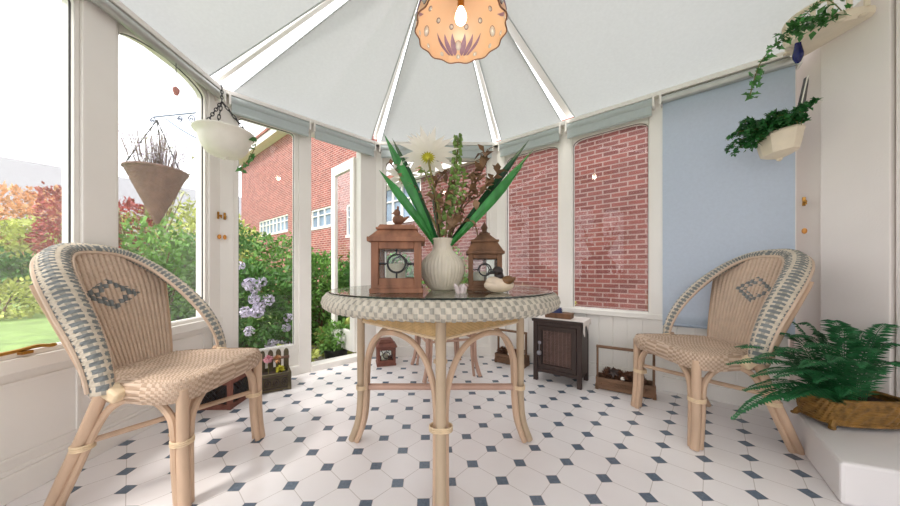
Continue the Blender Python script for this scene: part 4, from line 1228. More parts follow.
for k, (x, y, z, c_, lab) in enumerate(((.16, .10, .215, 'pink', 'pale pink artificial bloom at the left of the picket planter'), (.215, .10, .205, 'orange', 'orange artificial bloom in the middle of the picket planter'), (.235, .07, .135, 'yellow', 'clump of yellow flowers low in the picket planter'))):
    f_ = thing('artificial_flower', lab, 'flower', pl_(x, y, .105))
    m = MB(); rr = random.Random(k)
    for i in range(46):
        d = Vector((rr.gauss(0, 1), rr.gauss(0, 1), rr.gauss(.3, .8))).normalized(); m.leaf(Vector((0, 0, z-.105))+d*.010, d, (0, 0, 1), .026, .022, .3)
    m.build('petals', c_, f_, smooth=60); m = MB(); m.tube([(0, 0, 0), (0, 0, z-.11)], .003, 6); m.build('stem', 'stem', f_)
t = thing('wooden_crate', 'dark lattice sided wooden crate on the floor behind the left wicker chair', 'crate', (-1.555, 1.785, 0), .02)
L, D, H = .262, .25, .185
m = MB()
for x in (.012, L-.012):
    for y in (.012, D-.012): m.box((x, y, H/2), (.024, .024, H))
for z in (.016, H-.016):
    for y in (.012, D-.012): m.box((L/2, y, z), (L-.048, .018, .032))
    for x in (.012, L-.012): m.box((x, D/2, z), (.018, D-.048, .032))
m.build('frame', 'wood_red', t, bevel=.002)
m = MB()
for k in range(6):
    for s in (-1, 1):
        x = .024+(L-.048)*(k+.5)/6; a = Vector((x, .012, .032)); b = Vector((min(L-.024, max(.024, x+s*.12)), .012, H-.032)); m.tube([a, b], .0045, 5)
        y = .024+(D-.048)*(k+.5)/6; a = Vector((L-.012, y, .032)); b = Vector((L-.012, min(D-.024, max(.024, y+s*.12)), H-.032)); m.tube([a, b], .0045, 5)
m.build('lattice', 'iron', t)
m = MB(); m.box((L/2, D/2, .010), (L-.02, D-.02, .012)); m.box((L/2, D/2, .09), (L-.05, D-.05, .12)); m.build('inner_box', 'wood_d', t)

# ---------------------------------------------------------------- hanging bowl
HB = Vector((-1.345, 1.815, 1.63)); 
t = thing('hanging_bowl', 'white ceramic hanging bowl planter on dark chains in the left corner', 'hanging planter', HB)
prof = [(.004, -.075), (.014, -.072), (.012, -.062), (.030, -.056), (.072, -.050), (.105, -.025), (.128, .02), (.140, .060), (.160, .083), (.163, .092), (.156, .094), (.130, .062), (.09, .0), (.001, -.03)]
pf = [(p.x, p.z) for p in poly3([(r, 0, z) for r, z in prof], 3)]
m = MB(); m.lathe(pf, 48, capb=True, capt=False); m.build('bowl', 'white_ceramic', t, smooth=60)
hook = px(222, 88, 1.87)-HB
def chain(name, a, b, n, par, r0=.012):
    m = MB(); a, b = Vector(a), Vector(b); d = (b-a)/n; dn = d.normalized()
    s1 = dn.orthogonal().normalized(); s2 = dn.cross(s1)
    for k in range(n):
        c = a+d*(k+.5); s = s1 if k % 2 else s2; hl = d.length*.64
        m.tube([c+dn*hl*math.cos(2*PI*i/12)+s*r0*.62*math.sin(2*PI*i/12) for i in range(12)], .0026, 5, closed=True)
    return m.build(name, 'iron', par)
top = Vector((-.02, 0, .29))
for k in range(3):
    a = 2*PI*k/3+.5; chain('chain', (.145*math.cos(a), .145*math.sin(a), .082), top, 9, t)
chain('chain', top, hook, 5, t)
m = MB(); m.tube([hook, hook+Vector((-.02, .02, .03)), hook+Vector((-.05, .06, .05))], .004, 6); m.build('hook', 'iron', t)
m = MB(); m.lathe([(.001, .03), (.128, .056)], 24, capb=False, capt=False); m.build('soil', 'soil', t)
def vine(path, n, size, matn, par, seed, name='foliage', spread=.02):
    rr = random.Random(seed); pts = poly3(path, 8)
    m = MB(); m.tube(pts, .0022, 5); m.build('vine', 'stem', par)
    m = MB()
    for k in range(n):
        p = pts[min(len(pts)-1, int(len(pts)*k/n))]+Vector((rr.uniform(-1, 1), rr.uniform(-1, 1), rr.uniform(-1, 1)))*spread*.4
        d = Vector((rr.uniform(-1, 1), rr.uniform(-1, .4), rr.uniform(-.9, .3))).normalized(); up = Vector((rr.uniform(-.5, .5), -1, rr.uniform(0, 1)))
        s = size*rr.uniform(.6, 1.2); sd = d.cross(up).normalized(); nn = sd.cross(d)
        q = lambda a, b, c=0: p+d*(a*s)+sd*(b*s)+nn*(c*s)
        m.add([q(0, 0), q(-.08, .32, .05), q(.28, .26), q(.30, .52, .06), q(.55, .22), q(1, 0, -.12), q(.55, -.22), q(.30, -.52, .06), q(.28, -.26), q(-.08, -.32, .05), q(.4, 0, .08)],
              [(10, i, i+1) for i in range(9)]+[(10, 9, 0)])
    m.build(name, matn, par, smooth=60)
t2 = thing('ivy_plant', 'small trailing ivy hanging from the white hanging bowl', 'plant', HB+Vector((.06, -.03, .06)))
vine([(0, .03, 0), (.06, .06, .045), (.108, .07, .0), (.09, .05, -.10), (.065, .02, -.17), (.06, .01, -.21)], 22, .042, 'ivy', t2, 5)

# ---------------------------------------------------------------- brass fittings on the left corner posts
def latch(p, n, label, kind):
    t = thing('window_catch' if kind else 'amber_peg', label, 'catch' if kind else 'peg', p, math.atan2(n.y, n.x)+PI/2)
    m = MB()
    if kind: m.box((0, -.004, 0), (.014, .008, .05)); m.build('plate', 'brass', t, bevel=.002); m = MB(); m.tube([(0, -.008, 0), (0, -.02, 0), (.004, -.024, -.02)], .0045, 8); m.ball((0, -.022, -.004), .009, 10, 6); m.build('knob', 'brass', t)
    else: m.ball((0, -.012, 0), (.011, .012, .017), 12, 8); m.tube([(0, 0, 0), (0, -.012, 0)], .005, 8); m.build('peg', 'amber', t)
# catches on the jamb ends facing the room
for (fc, a, lab) in ((FL, .04, 'left'), (FDL, .045, 'right')):
    for z, kind in ((1.25, 1), (1.10, 0)):
        p = fc.p(a, z, .045); latch(p, fc.n, '%s of the two %s on the corner post under the hanging bowl' % (lab, 'brass catches' if kind else 'amber pegs'), kind)
# post by the plaster wall
for z, kind in ((1.21, 1), (1.04, 0)):
    p = FR.p(RS_[5]+.035, z+.05, .045); latch(p, FR.n, 'brass catch on the end post above the right chair' if kind else 'amber peg on the end post just above the right chair', kind)
t = thing('window_stay', 'long aged brass window stay on the left window sill', 'window stay', FL.p(1.00, .548, .04), math.atan2(FL.d.y, FL.d.x))
m = MB(); m.tube(poly3([(-.10, 0, .012), (-.06, 0, .02), (0, 0, .014), (.12, 0, .012), (.2, .0, .016)], 5), .007, 8); m.ball((-.105, 0, .013), (.016, .008, .008), 10, 6); m.build('arm', 'brass', t)
for x_ in (-.03, .13): m = MB(); m.box((x_, 0, .004), (.03, .02, .012)); m.build('bracket', 'brass', t)
# little wind chime bead on a thread in the arched window
q0 = px(166.5, 58, 1.665)
t = thing('hanging_charm', 'tiny pink charm hanging on a thread in the arched left window', 'ornament', q0+Vector((.055, 0, .02)))
m = MB(); m.tube([(0, 0, 0), (0, 0, -.19)], .002, 5); m.build('thread', 'iron', t)
m = MB(); m.lathe([(.004, -.235), (.011, -.23), (.012, -.222), (.016, -.214), (.017, -.20), (.010, -.19), (.003, -.186)], 12); m.build('bead', 'pale_pink', t)

TZ0 = 2.075
# ---------------------------------------------------------------- wall pot with fern (right corner)
pa, pb = px(756, 140, 1.672), px(805, 126, 1.565)
ex = (pb-pa).normalized(); wl = (pb-pa).length
mid = (pa+pb)/2
t = thing('wall_pot', 'cream faceted half bowl wall pot with fern hung beside the blue blind', 'wall planter', mid)
exh = Vector((ex.x, ex.y, 0)).normalized(); outn = Vector((-FR.d.y, FR.d.x, 0)); outn = Vector((FR.n.x, FR.n.y, 0))
tz = (Vector((0, 0, 1))-outn*.10).normalized()
def wp(a, o_, z): return ex*a+outn*o_+tz*z
h = wl/2
rings = [(1.0, .0, 1.0), (1.04, -.012, 1.04), (1.0, -.02, 1.0), (.88, -.085, .9), (.80, -.115, .80), (.50, -.130, .5), (.16, -.140, .18), (.12, -.150, .14), (.02, -.156, .02)]
hexpts = [(-1, 0), (-.93, .34), (-.52, .72), (0, .80), (.52, .72), (.93, .34), (1, 0)]
vs = []; fs = []
for (sx_, z, so_) in rings:
    for (a, o_) in hexpts: vs.append(wp(a*h*sx_, o_*.135*so_-.02, z+.0))
n = len(hexpts)
for i in range(len(rings)-1):
    for k in range(n): fs.append((i*n+k, (i+1)*n+k, (i+1)*n+(k+1) % n, i*n+(k+1) % n))
fs.append(tuple((len(rings)-1)*n+k for k in range(n)))
b0 = len(vs)
for (a, o_) in hexpts: vs.append(wp(a*h*.93, max(.006, o_*.135*.9)-.014, -.004))
for k in range(n): fs.append((k, (k+1) % n, b0+(k+1) % n, b0+k))
fs.append(tuple(b0+k for k in range(n)))
m = MB(); m.add(vs, fs); m.build('pot', 'cream', t, smooth=25, bevel=.004)
t = thing('pot_fern', 'dense dark green plant spilling left out of the cream wall pot', 'plant', mid)
rr = random.Random(4); m = MB(); st = MB()
for k in range(84):
    a0_ = rr.uniform(-h*.9, h*.8); s0 = wp(a0_, rr.uniform(.0, .07), -.01)
    lean = rr.uniform(-1.0, .45)
    e_ = s0+ex*(lean*.15-.015)+outn*rr.uniform(-.01, .10)+Vector((0, 0, rr.uniform(.015, .095) if lean > -.6 else rr.uniform(-.05, .05)))
    pts = bez(s0, s0+Vector((0, 0, .05)), e_+Vector((0, 0, .03)), e_, 8); st.tube(pts, .0016, 4)
    for i in range(2, 9):
        for q in range(7):
            d = Vector((rr.gauss(0, 1), rr.gauss(0, 1), rr.gauss(.2, .8))).normalized(); m.leaf(pts[i], d, (rr.uniform(-1, 1), -1, 1), rr.uniform(.018, .030), rr.uniform(.012, .019), .2)
st.build('stems', 'stem', t); m.build('foliage', 'fern2', t, smooth=60)
# slanted plaque behind it
t = thing('wall_plaque', 'narrow slanted grey plaque hung on the corner just above the wall pot', 'plaque', px(803, 92, 1.60))
m = MB(); mm = [(-.018, -.085), (.012, -.085), (.034, .065), (.030, .090), (.020, .082)]
ux = Vector((1, 0, 0)); 
m.add([(x, 0, z) for x, z in mm]+[(x, .014, z) for x, z in mm], [(4, 3, 2, 1, 0), (5, 6, 7, 8, 9)]+[(i, (i+1) % 5, 5+(i+1) % 5, 5+i) for i in range(5)])
m.build('board', 'grey_plaque', t, bevel=.002)
m = MB(); m.tube([(-.018, -.004, -.085), (.020, -.004, .082), (.030, -.004, .090)], .003, 6); m.build('edge', 'white_ceramic', t)
# blue glass drop
t = thing('glass_drop', 'cobalt blue glass drop hanging under the upper ivy tray', 'ornament', px(798, 54, 1.56))
m = MB(); m.lathe([(.002, -.05), (.010, -.045), (.020, -.02), (.021, .0), (.016, .03), (.012, .05), (.012, .08)], 16); m.build('drop', 'cobalt', t)
m = MB(); m.tube([(0, 0, .08), (0, -.01, TZ0-t.location.z)], .0015, 5); m.build('thread', 'iron', t)

# ---------------------------------------------------------------- upper tray planter with ivy
TZ = TZ0
t = thing('wall_tray', 'cream half oval tray planter high on the right wall, seen from below', 'wall planter', (XW-.05, 1.53, TZ+.01))
def tray_out(a, s=1.0): return Vector((-.185*s*math.sin(a)**.9, .145*s*math.cos(a), 0))
na = 40; A_ = [PI*i/na for i in range(na+1)]
vs = []; fs = []
lv = [(.0, .0), (.90, 0), (1.0, .012), (1.02, .03), (1.0, .045)]
for (s, z) in lv[1:]:
    for a in A_: vs.append(tray_out(a, s)+Vector((0, 0, z)))
k_ = na+1
fs.append(tuple(range(k_)))
for i in range(len(lv)-2):
    for k in range(na): fs.append((i*k_+k, i*k_+k+1, (i+1)*k_+k+1, (i+1)*k_+k))
for i in range(len(lv)-2): fs.append((i*k_+na, i*k_, (i+1)*k_, (i+1)*k_+na))
fs.append(tuple((len(lv)-2)*k_+k for k in range(k_-1, -1, -1)))
m = MB(); m.add(vs, fs)
for k in range(7): p = tray_out(PI*(k+.5)/7, .96); m.ball(p+Vector((0, 0, .004)), (.018, .018, .006), 10, 6)
m.build('tray', 'cream', t, smooth=35)
m = MB()
for k in range(9):
    a = PI*(k+.5)/9; p = tray_out(a, 1.0); m.tube([p+Vector((0, 0, .04)), p*1.03+Vector((0, 0, .125))], .010, 8)
m.tube([tray_out(a, 1.03)+Vector((0, 0, .128)) for a in A_], .011, 8); m.build('gallery_rail', 'cream', t)
t = thing('ivy_plant', 'trailing ivy dropping from the high cream tray across the blue blind', 'plant', (0, 0, 0))
pth = [Vector((XW-.12, 1.44, TZ+.06)), px(826, 6, 1.36)+Vector((0, 0, .03)), px(806, 14, 1.40), px(790, 33, 1.44), px(774, 46, 1.45), px(761, 62, 1.45), px(754, 80, 1.45), px(750, 96, 1.45)]
t.location = pth[0]
pth = [p-pth[0] for p in pth]
vine(pth, 76, .036, 'ivy', t, 9, spread=.035)
rr = random.Random(31)
m = MB()
for k in range(160):
    f = rr.uniform(.25, 1); p = Vector((0, 0, 0)).lerp(pth[3], f)+Vector((rr.gauss(0, .018), rr.gauss(0, .018), rr.gauss(0.01, .016)))
    m.leaf(p, (rr.gauss(0, 1), rr.gauss(0, 1), rr.gauss(0, .7)), (0, rr.uniform(-1, 0), 1), rr.uniform(.025, .045), rr.uniform(.018, .03), .2)
m.build('crown', 'ivy', t, smooth=60)

# ---------------------------------------------------------------- fern basket on the plinth
BC = Vector((1.895, 1.345, .157)); ba = -.08
t = thing('fern_basket', 'gold brown woven oblong basket on clawed feet on the white plinth', 'basket', BC, ba)
def bk(u, v):
    a = 2*PI*u; c, s = math.cos(a), math.sin(a)
    k = .90+.10*math.sin(PI*(.1+.62*v)); n = .55
    x, y = .168*k*math.copysign(abs(c)**n, c), .090*k*math.copysign(abs(s)**n, s)
    nn = Vector((c, s, 0)); return Vector((x, y, .022+.105*v))+nn*wv(u*56+math.floor(v*9)*.5, v*9, .004)
m = MB(); m.grid(bk, 336, 46, cu=True); o = m.build('body', 'basket', t, smooth=80)
m = MB(); m.prism([tuple(bk(i/32, .02).xy*.97) for i in range(32)], .020, .030); m.build('bottom', 'wood_d', t)
m = MB(); m.tube([bk(i/64, 1.0)+Vector((0, 0, .003)) for i in range(64)], .008, 8, closed=True); m.tube([bk(i/64, 0.02) for i in range(64)], .006, 8, closed=True); m.build('rim', 'basket', t)
for sx in (-1, 1):
    for sy in (-1, 1):
        m = MB(); m.tube([(sx*.135, sy*.062, .03), (sx*.15, sy*.070, .016), (sx*.152, sy*.072, .004)], [.016, .011, .009], 8); m.ball((sx*.154, sy*.074, .008), (.014, .012, .008), 10, 6); m.build('foot', 'basket', t)
m = MB(); m.prism([tuple(bk(i/32, .8).xy*.92) for i in range(32)], .09, .105); m.build('soil', 'soil', t)
t = thing('boston_fern', 'lush green fern with arching fronds growing from the gold basket', 'fern', BC+Vector((0, 0, .10)), 0)
def frond(p0, dirh, L, rise, droop, seed, wmax=.056):
    rr = random.Random(seed); d = Vector((dirh[0], dirh[1], 0)).normalized()
    e = p0+d*L+Vector((0, 0, rise-droop)); c1 = p0+d*L*.25+Vector((0, 0, rise*1.0+.03)); c2 = p0+d*L*.75+Vector((0, 0, rise*.95))
    pts = bez(p0, c1, c2, e, 40); m = MB(); m.tube(pts, [.0022*(1-.6*i/40) for i in range(41)], 4)
    for i in range(3, 41):
        f = i/40; T = (pts[min(40, i+1)]-pts[i-1]).normalized(); side = T.cross(Vector((0, 0, 1)))
        side = side.normalized() if side.length > .05 else Vector((1, 0, 0)); up = side.cross(T)
        w = wmax*(math.sin(PI*min(1, .12+.88*f)**.75)*.95+.05)*(1 if f < .9 else 1-(f-.9)*6)
        for s in (-1, 1):
            dd = (side*s+T*.35-up*.10+Vector((rr.uniform(-.1, .1), rr.uniform(-.1, .1), rr.uniform(-.15, .1)))).normalized()
            m.leaf(pts[i], dd, up, max(.008, w), max(.010, L/36*1.25), .22)
    return m
rr = random.Random(12)
FO = BC+Vector((0, 0, .10))
tips = [(733, 416, 1.17, .17), (727, 362, 1.25, .16), (741, 346, 1.34, .15), (752, 374, 1.18, .16), (768, 332, 1.42, .15), (786, 398, 1.14, .13), (797, 322, 1.46, .16), (760, 400, 1.15, .15), (829, 320, 1.30, .23), (869, 331, 1.42, .18),
        (897, 324, 1.34, .2), (905, 345, 1.24, .16), (842, 394, 1.16, .14), (884, 372, 1.16, .15), (815, 380, 1.14, .15), (905, 366, 1.18, .14), (775, 350, 1.25, .19), (805, 345, 1.22, .2), (850, 340, 1.24, .2), (875, 350, 1.2, .18),
        (744, 388, 1.2, .17), (756, 355, 1.28, .17), (790, 335, 1.36, .18), (813, 332, 1.4, .18), (845, 326, 1.42, .2), (800, 365, 1.15, .18), (830, 360, 1.14, .18), (735, 345, 1.4, .14), (775, 375, 1.15, .17), (885, 338, 1.3, .2), (772, 318, 1.5, .17), (862, 365, 1.15, .17)]
for k, (x_, y_, d_, rise) in enumerate(tips):
    tp = px(x_, y_, d_)-FO
    p0 = Vector((max(-.12, min(.12, tp.x*.25))+rr.uniform(-.02, .02), max(-.05, min(.05, tp.y*.25)), -.01)); v = tp.xy-p0.xy
    m = frond(p0, v, v.length, max(rise*.75, tp.z+.03), max(rise*.75, tp.z+.03)-tp.z, k); m.build('frond', 'fern', t, smooth=0)

# ================================================================ garden
def ground(name, poly, z, matn, kind='structure'):
    m = MB(); m.prism(poly, z-.05, z); o = m.build(name, matn, smooth=0); o['kind'] = kind; return o
GZ = -.16
ground('garden_ground', [(-40, -30), (30, -30), (30, 40), (-40, 40)], GZ-.02, 'soil')
ground('lawn', [(-30, -8), (-2.6, -8), (-2.6, 3.0), (-4, 9), (-9, 16), (-30, 16)], GZ, 'lawn')
ground('paving', [(-2.6, -8), (-1.62, -8), (-1.65, 2.1), (-.66, 2.98), (.6, 3.0), (2.4, 1.4), (3.6, 2.6), (1.2, 4.6), (-1.6, 4.2), (-2.6, 2.4)], GZ+.005, 'paving')

def leafcloud(m, c, rad, n, size, seed, shell=.55, flat=0):
    rr = np.random.default_rng(seed)
    d = rr.normal(size=(n, 3)); d /= np.linalg.norm(d, axis=1)[:, None]
    r = shell+(1-shell)*rr.random(n)**.5
    lump = 1+.16*np.sin(d[:, 0]*7+seed)*np.sin(d[:, 1]*6+seed*2)+.14*np.sin(d[:, 2]*8+seed*3)
    p = d*(r*lump)[:, None]*np.array(rad)+np.array(c)
    f = rr.normal(size=(n, 3))*.8+d; f /= np.linalg.norm(f, axis=1)[:, None]
    u = rr.normal(size=(n, 3)); s = np.cross(f, u); s /= np.linalg.norm(s, axis=1)[:, None]
    L = size*(.6+.8*rr.random(n))[:, None]
    b = len(m.v)
    a0 = p; a1 = p+f*L*.45+s*L*.28; a2 = p+f*L; a3 = p+f*L*.45-s*L*.28
    q = np.stack([a0, a1, a2, a3], 1).reshape(-1, 3)
    m.v += list(map(tuple, q.tolist())); m.f += [(b+4*i, b+4*i+1, b+4*i+2, b+4*i+3) for i in range(n)]; m.mi += [0]*n
def shrub(label, c, rad, n, size, matn, seed, cat='shrub', name='garden_shrub', group=None, trunk=True):
    t = thing(name, label, cat, (c[0], c[1], GZ), 0, group)
    m = MB(); leafcloud(m, (0, 0, c[2]-GZ), rad, n, size, seed); m.build('foliage', matn, t, smooth=0)
    m = MB(); rr = random.Random(seed)
    for k in range(5):
        e = Vector((rr.uniform(-.6, .6)*rad[0], rr.uniform(-.6, .6)*rad[1], c[2]-GZ+rad[2]*.4)); m.tube([(e.x*.2, e.y*.2, -.02), e*.6, e], [.02, .014, .006], 6)
    m.build('branches', 'stem_b', t); return t
# left garden seen through the two tall windows
def hedge(label, A, B, h, d, n, matn, seed, size=.05, name='hedge'):
    A, B = Vector(A), Vector(B); L = (B-A).length; ang = math.atan2((B-A).y, (B-A).x)
    t = thing(name, label, 'hedge', (A.x, A.y, GZ), ang)
    rr = np.random.default_rng(seed); m = MB()
    k = max(2, int(L/(d*.7)))
    for i in range(k): leafcloud(m, (L*(i+.5)/k, 0, h*.5), (L/k*.8, d/2*(1+.1*math.sin(i*2.1)), h*.52*(1+.08*math.sin(i*1.7))), n//k, size, seed+i, .35)
    m.build('foliage', matn, t, smooth=0)
    m = MB(); q = random.Random(seed)
    for i in range(int(L/.25)):
        b_ = Vector((.1+i*.25, q.uniform(-.08, .08), -.02))
        for z_ in range(3): m.tube([b_, b_+Vector((q.uniform(-.08, .08), q.uniform(-.1, .1), h*.4)), b_+Vector((q.uniform(-.15, .15), q.uniform(-.2, .2), h*.85))], [.02, .013, .005], 5)
    m.build('inner_twigs', 'stem_b', t)
    return t
hedge('clipped green hedge outside the arched left window below the cone basket', (-3.0, 2.85), (-3.3, 4.5), 1.46, .7, 11000, 'hedge', 40, .06)
hedge('dark green hedge beyond the lawn in the nearest left window', (-15.5, 8.4), (-11.5, 10.5), 1.6, 1.2, 5200, 'hedge_d', 60, .17)
shrub('yellow green bush beyond the lawn in the nearest left window', (-15.6, 11.0, 1.5), (3.0, 1.5, 1.35), 5000, .2, 'olive', 3)
shrub('orange pink tree above the hedge in the nearest left window', (-19.0, 13.2, 3.0), (3.6, 2.0, 1.5), 6000, .2, 'orange', 4)
shrub('crimson leaved shrub beside the mullion of the nearest left window', (-11.9, 9.4, 2.0), (.75, .8, 1.6), 3200, .13, 'red', 5)
shrub('sunlit lawn edge bush low in the nearest left window', (-9.5, 6.2, .2), (.8, .7, .4), 1500, .1, 'olive', 25)
shrub('variegated yellow bush behind the clipped hedge in the arched window', (-4.6, 5.2, 1.35), (1.2, .9, .75), 3600, .08, 'olive', 6)
shrub('red flowering shrub at the left edge of the arched window', (-4.75, 4.4, 1.55), (.3, .35, .38), 1300, .06, 'red', 7)
shrub('olive bush behind the hedge right of the cone basket tip', (-5.0, 6.4, 1.3), (.9, .7, 1.0), 2600, .08, 'olive', 8)
t = thing('slender_tree', 'slender pale leaved young tree rising behind the cone basket', 'tree', (-4.1, 4.0, GZ))
m = MB(); lf = MB(); rr = random.Random(2)
for k in range(9):
    a = rr.uniform(0, 6.28); e = Vector((math.cos(a)*rr.uniform(.2, .75), math.sin(a)*.5, rr.uniform(2.0, 3.1)))
    pts = bez((0, 0, 0), (0, 0, .9), (e.x*.5, e.y*.5, e.z*.7), e, 10); m.tube(pts, [.018*(1-.85*i/10) for i in range(11)], 5)
    for i in range(4, 11):
        for q in range(5): lf.leaf(pts[i], (rr.gauss(0, 1), rr.gauss(0, 1), rr.gauss(0, 1)), (0, 0, 1), .10, .04, .2)
m.build('branches', 'stem_b', t); lf.build('foliage', 'pale', t, smooth=0)
# pale roof line far away
t = thing('distant_house', 'pale grey roofed house in the haze beyond the left garden', 'house', (-25, 17, GZ), .9)
m = MB(); m.box((1, 0, 1.3), (30, 5, 2.6)); m.build('walls', mat('pale_render', srgb(150, 146, 144), .8, .05), t)
m = MB(); m.add([(-14.5, -3, 2.6), (16.5, -3, 2.6), (16.5, 3, 2.6), (-14.5, 3, 2.6), (-14, 0, 7.6), (16, 0, 7.6)], [(0, 1, 5, 4), (2, 3, 4, 5), (1, 2, 5), (3, 0, 4), (3, 2, 1, 0)]); m.build('roof', 'slate', t, smooth=0)
m = MB()
for x in (-6, -1, 4): m.box((x, -2.52, 1.5), (1.1, .06, 1.1))
m.build('window', 'dpane', t)

# cone basket on its bracket
CB = px(157, 171, 2.12)
t = thing('cone_basket', 'woven cone shaped hanging basket outside the arched left window', 'hanging basket', CB)
RB = .170
def coneb(u, v):
    a = 2*PI*u; r = (.012+(RB-.012)*v)*(1+wv(u*36, v*26, .03)); return Vector((r*math.cos(a), r*math.sin(a), -.385*(1-v)))
m = MB(); m.grid(coneb, 240, 151, cu=True); m.build('cone', 'willow', t, smooth=80)
m = MB(); m.tube([coneb(i/60, 1) for i in range(60)], .009, 6, closed=True); m.build('rim', 'willow', t)
m = MB(); m.lathe([(.001, -.03), (RB*.9, -.03)], 24, capb=False, capt=False); m.build('soil', 'soil', t)
tip = px(157, 120, 2.12)-CB
for k in range(3): a = 2*PI*k/3; chain('chain', (RB*.97*math.cos(a), RB*.97*math.sin(a), 0), tip, 12, t, .004)
p_ = thing('heather_plant', 'wispy pale lilac plant growing in the cone basket', 'plant', CB+Vector((0, 0, -.03)))
m = MB(); lf = MB(); rr = random.Random(6)
for k in range(120):
    a = rr.uniform(0, 6.28); r0 = rr.uniform(0, .13); L = rr.uniform(.10, .32)
    s0 = Vector((r0*math.cos(a), r0*math.sin(a), 0)); e = s0*1.5+Vector((rr.uniform(-.03, .03), rr.uniform(-.03, .03), L))
    m.tube([s0, (s0+e)/2+Vector((0, 0, .01)), e], .0022, 4)
    for q in range(7): lf.leaf(s0.lerp(e, .4+.09*q), (rr.gauss(0, 1), rr.gauss(0, 1), .5), (0, 0, 1), .022, .010, .2)
m.build('stems', 'stem_b', p_); lf.build('flowers', 'lilac', p_, smooth=0)
t = thing('basket_bracket', 'blue grey scrolled iron bracket carrying the cone basket', 'bracket', px(203, 112, 1.99))
B0 = Vector((0, 0, 0)); B1 = px(154, 117, 2.12)-t.location
m = MB(); m.tube([B0, B1], .006, 6); m.tube([B0+Vector((0, 0, .01)), B0+Vector((0, 0, -.22))], .007, 6)
m.build('arm', 'blueiron', t)
m = MB(); dn = B1.normalized()
def sc(f, z): return B0.lerp(B1, f)+Vector((0, 0, z))
m.tube(poly3([sc(0, -.2), sc(.25, -.15), sc(.5, -.09), sc(.75, -.02)], 5), .005, 6)
for (f0, z0, r0) in ((.22, -.045, .035), (.45, -.035, .025), (1.02, -.03, .03)):
    m.tube([sc(f0+r0*2.2*(1-i/22)*math.cos(i*.55), z0+r0*(1-i/22)*math.sin(i*.55)) for i in range(20)], .004, 5)
m.build('scrollwork', 'blueiron', t)

# planting outside the fixed pane and doorway
hedge('tall green hedge outside the doorway below the house windows', (-2.3, 4.9), (-.5, 5.0), 1.25, .8, 7000, 'hedge_d', 80, .07)
shrub('dark leafy shrub seen through the open doorway', (-1.75, 4.05, .45), (.45, .4, .62), 3200, .06, 'hedge', 11)
shrub('low green planting by the doorway threshold', (-1.05, 3.55, .02), (.40, .30, .22), 1600, .06, 'olive', 12)
shrub('leafy shrub behind the opened door leaf', (-1.25, 4.5, .45), (.4, .35, .65), 2500, .06, 'hedge_d', 14)
shrub('broad green shrub right of the lilac blooms', (-2.05, 3.75, .55), (.5, .4, .68), 3600, .055, 'hedge', 15)
shrub('pale green ground cover below the lilac blooms', (-1.45, 2.72, -.02), (.28, .18, .16), 1800, .05, 'olive', 16)
shrub('dark evergreen behind the fixed pane near the corner post', (-3.1, 4.4, .85), (.7, .5, .75), 3200, .06, 'hedge_d', 18)
shrub('round clipped bush outside the far window behind the vase', (.12, 3.75, .55), (.38, .3, .52), 3600, .035, 'hedge', 19)
shrub('yellowish bush outside the narrow pane right of the small lantern', (1.55, 4.0, .1), (.3, .3, .45), 1500, .05, 'olive', 20)
# hydrangea
hc = Vector((-1.95, 2.98, .42))
t = thing('hydrangea_bush', 'bush with pale lilac flower heads outside the fixed pane', 'flowering shrub', (hc.x, hc.y, GZ))
m = MB(); leafcloud(m, (0, 0, hc.z-GZ), (.42, .36, .55), 3400, .06, 22); m.build('foliage', 'hedge_d', t, smooth=0)
rr = random.Random(17)
for k in range(26):
    a = rr.uniform(-2.4, .2); z = rr.uniform(-.45, .5); r_ = math.sqrt(max(.05, 1-(z/.58)**2))*.98
    c = Vector((.44*r_*math.cos(a), .40*r_*math.sin(a), hc.z-GZ+z)); m = MB(); R0 = rr.uniform(.035, .058)
    for i in range(70):
        d = Vector((rr.gauss(0, 1), rr.gauss(0, 1), rr.gauss(0, 1))).normalized(); p = c+d*R0*.8
        m.leaf(p, (d.orthogonal().normalized()*math.cos(i)+d.cross(d.orthogonal().normalized())*math.sin(i)+d*.5), d, R0*.6, R0*.5, .1)
    m.build('flower_head', 'lilac', t, smooth=0)
# pot by the door
t = thing('garden_pot', 'dark plastic pot with a small plant outside the open door', 'pot', px(336, 357, 3.05)*1.0)
t.location.z = GZ+.01
m = MB(); m.lathe([(.09, 0), (.12, .18), (.13, .18), (.13, .2), (.115, .2), (.11, .16)], 24, capt=False); m.lathe([(.001, .165), (.112, .165)], 24, capb=False, capt=False); m.build('pot', 'blackpot', t)
m = MB(); leafcloud(m, (0, 0, .32), (.16, .16, .16), 420, .06, 33, .3); m.build('foliage', 'hedge', t, smooth=0)

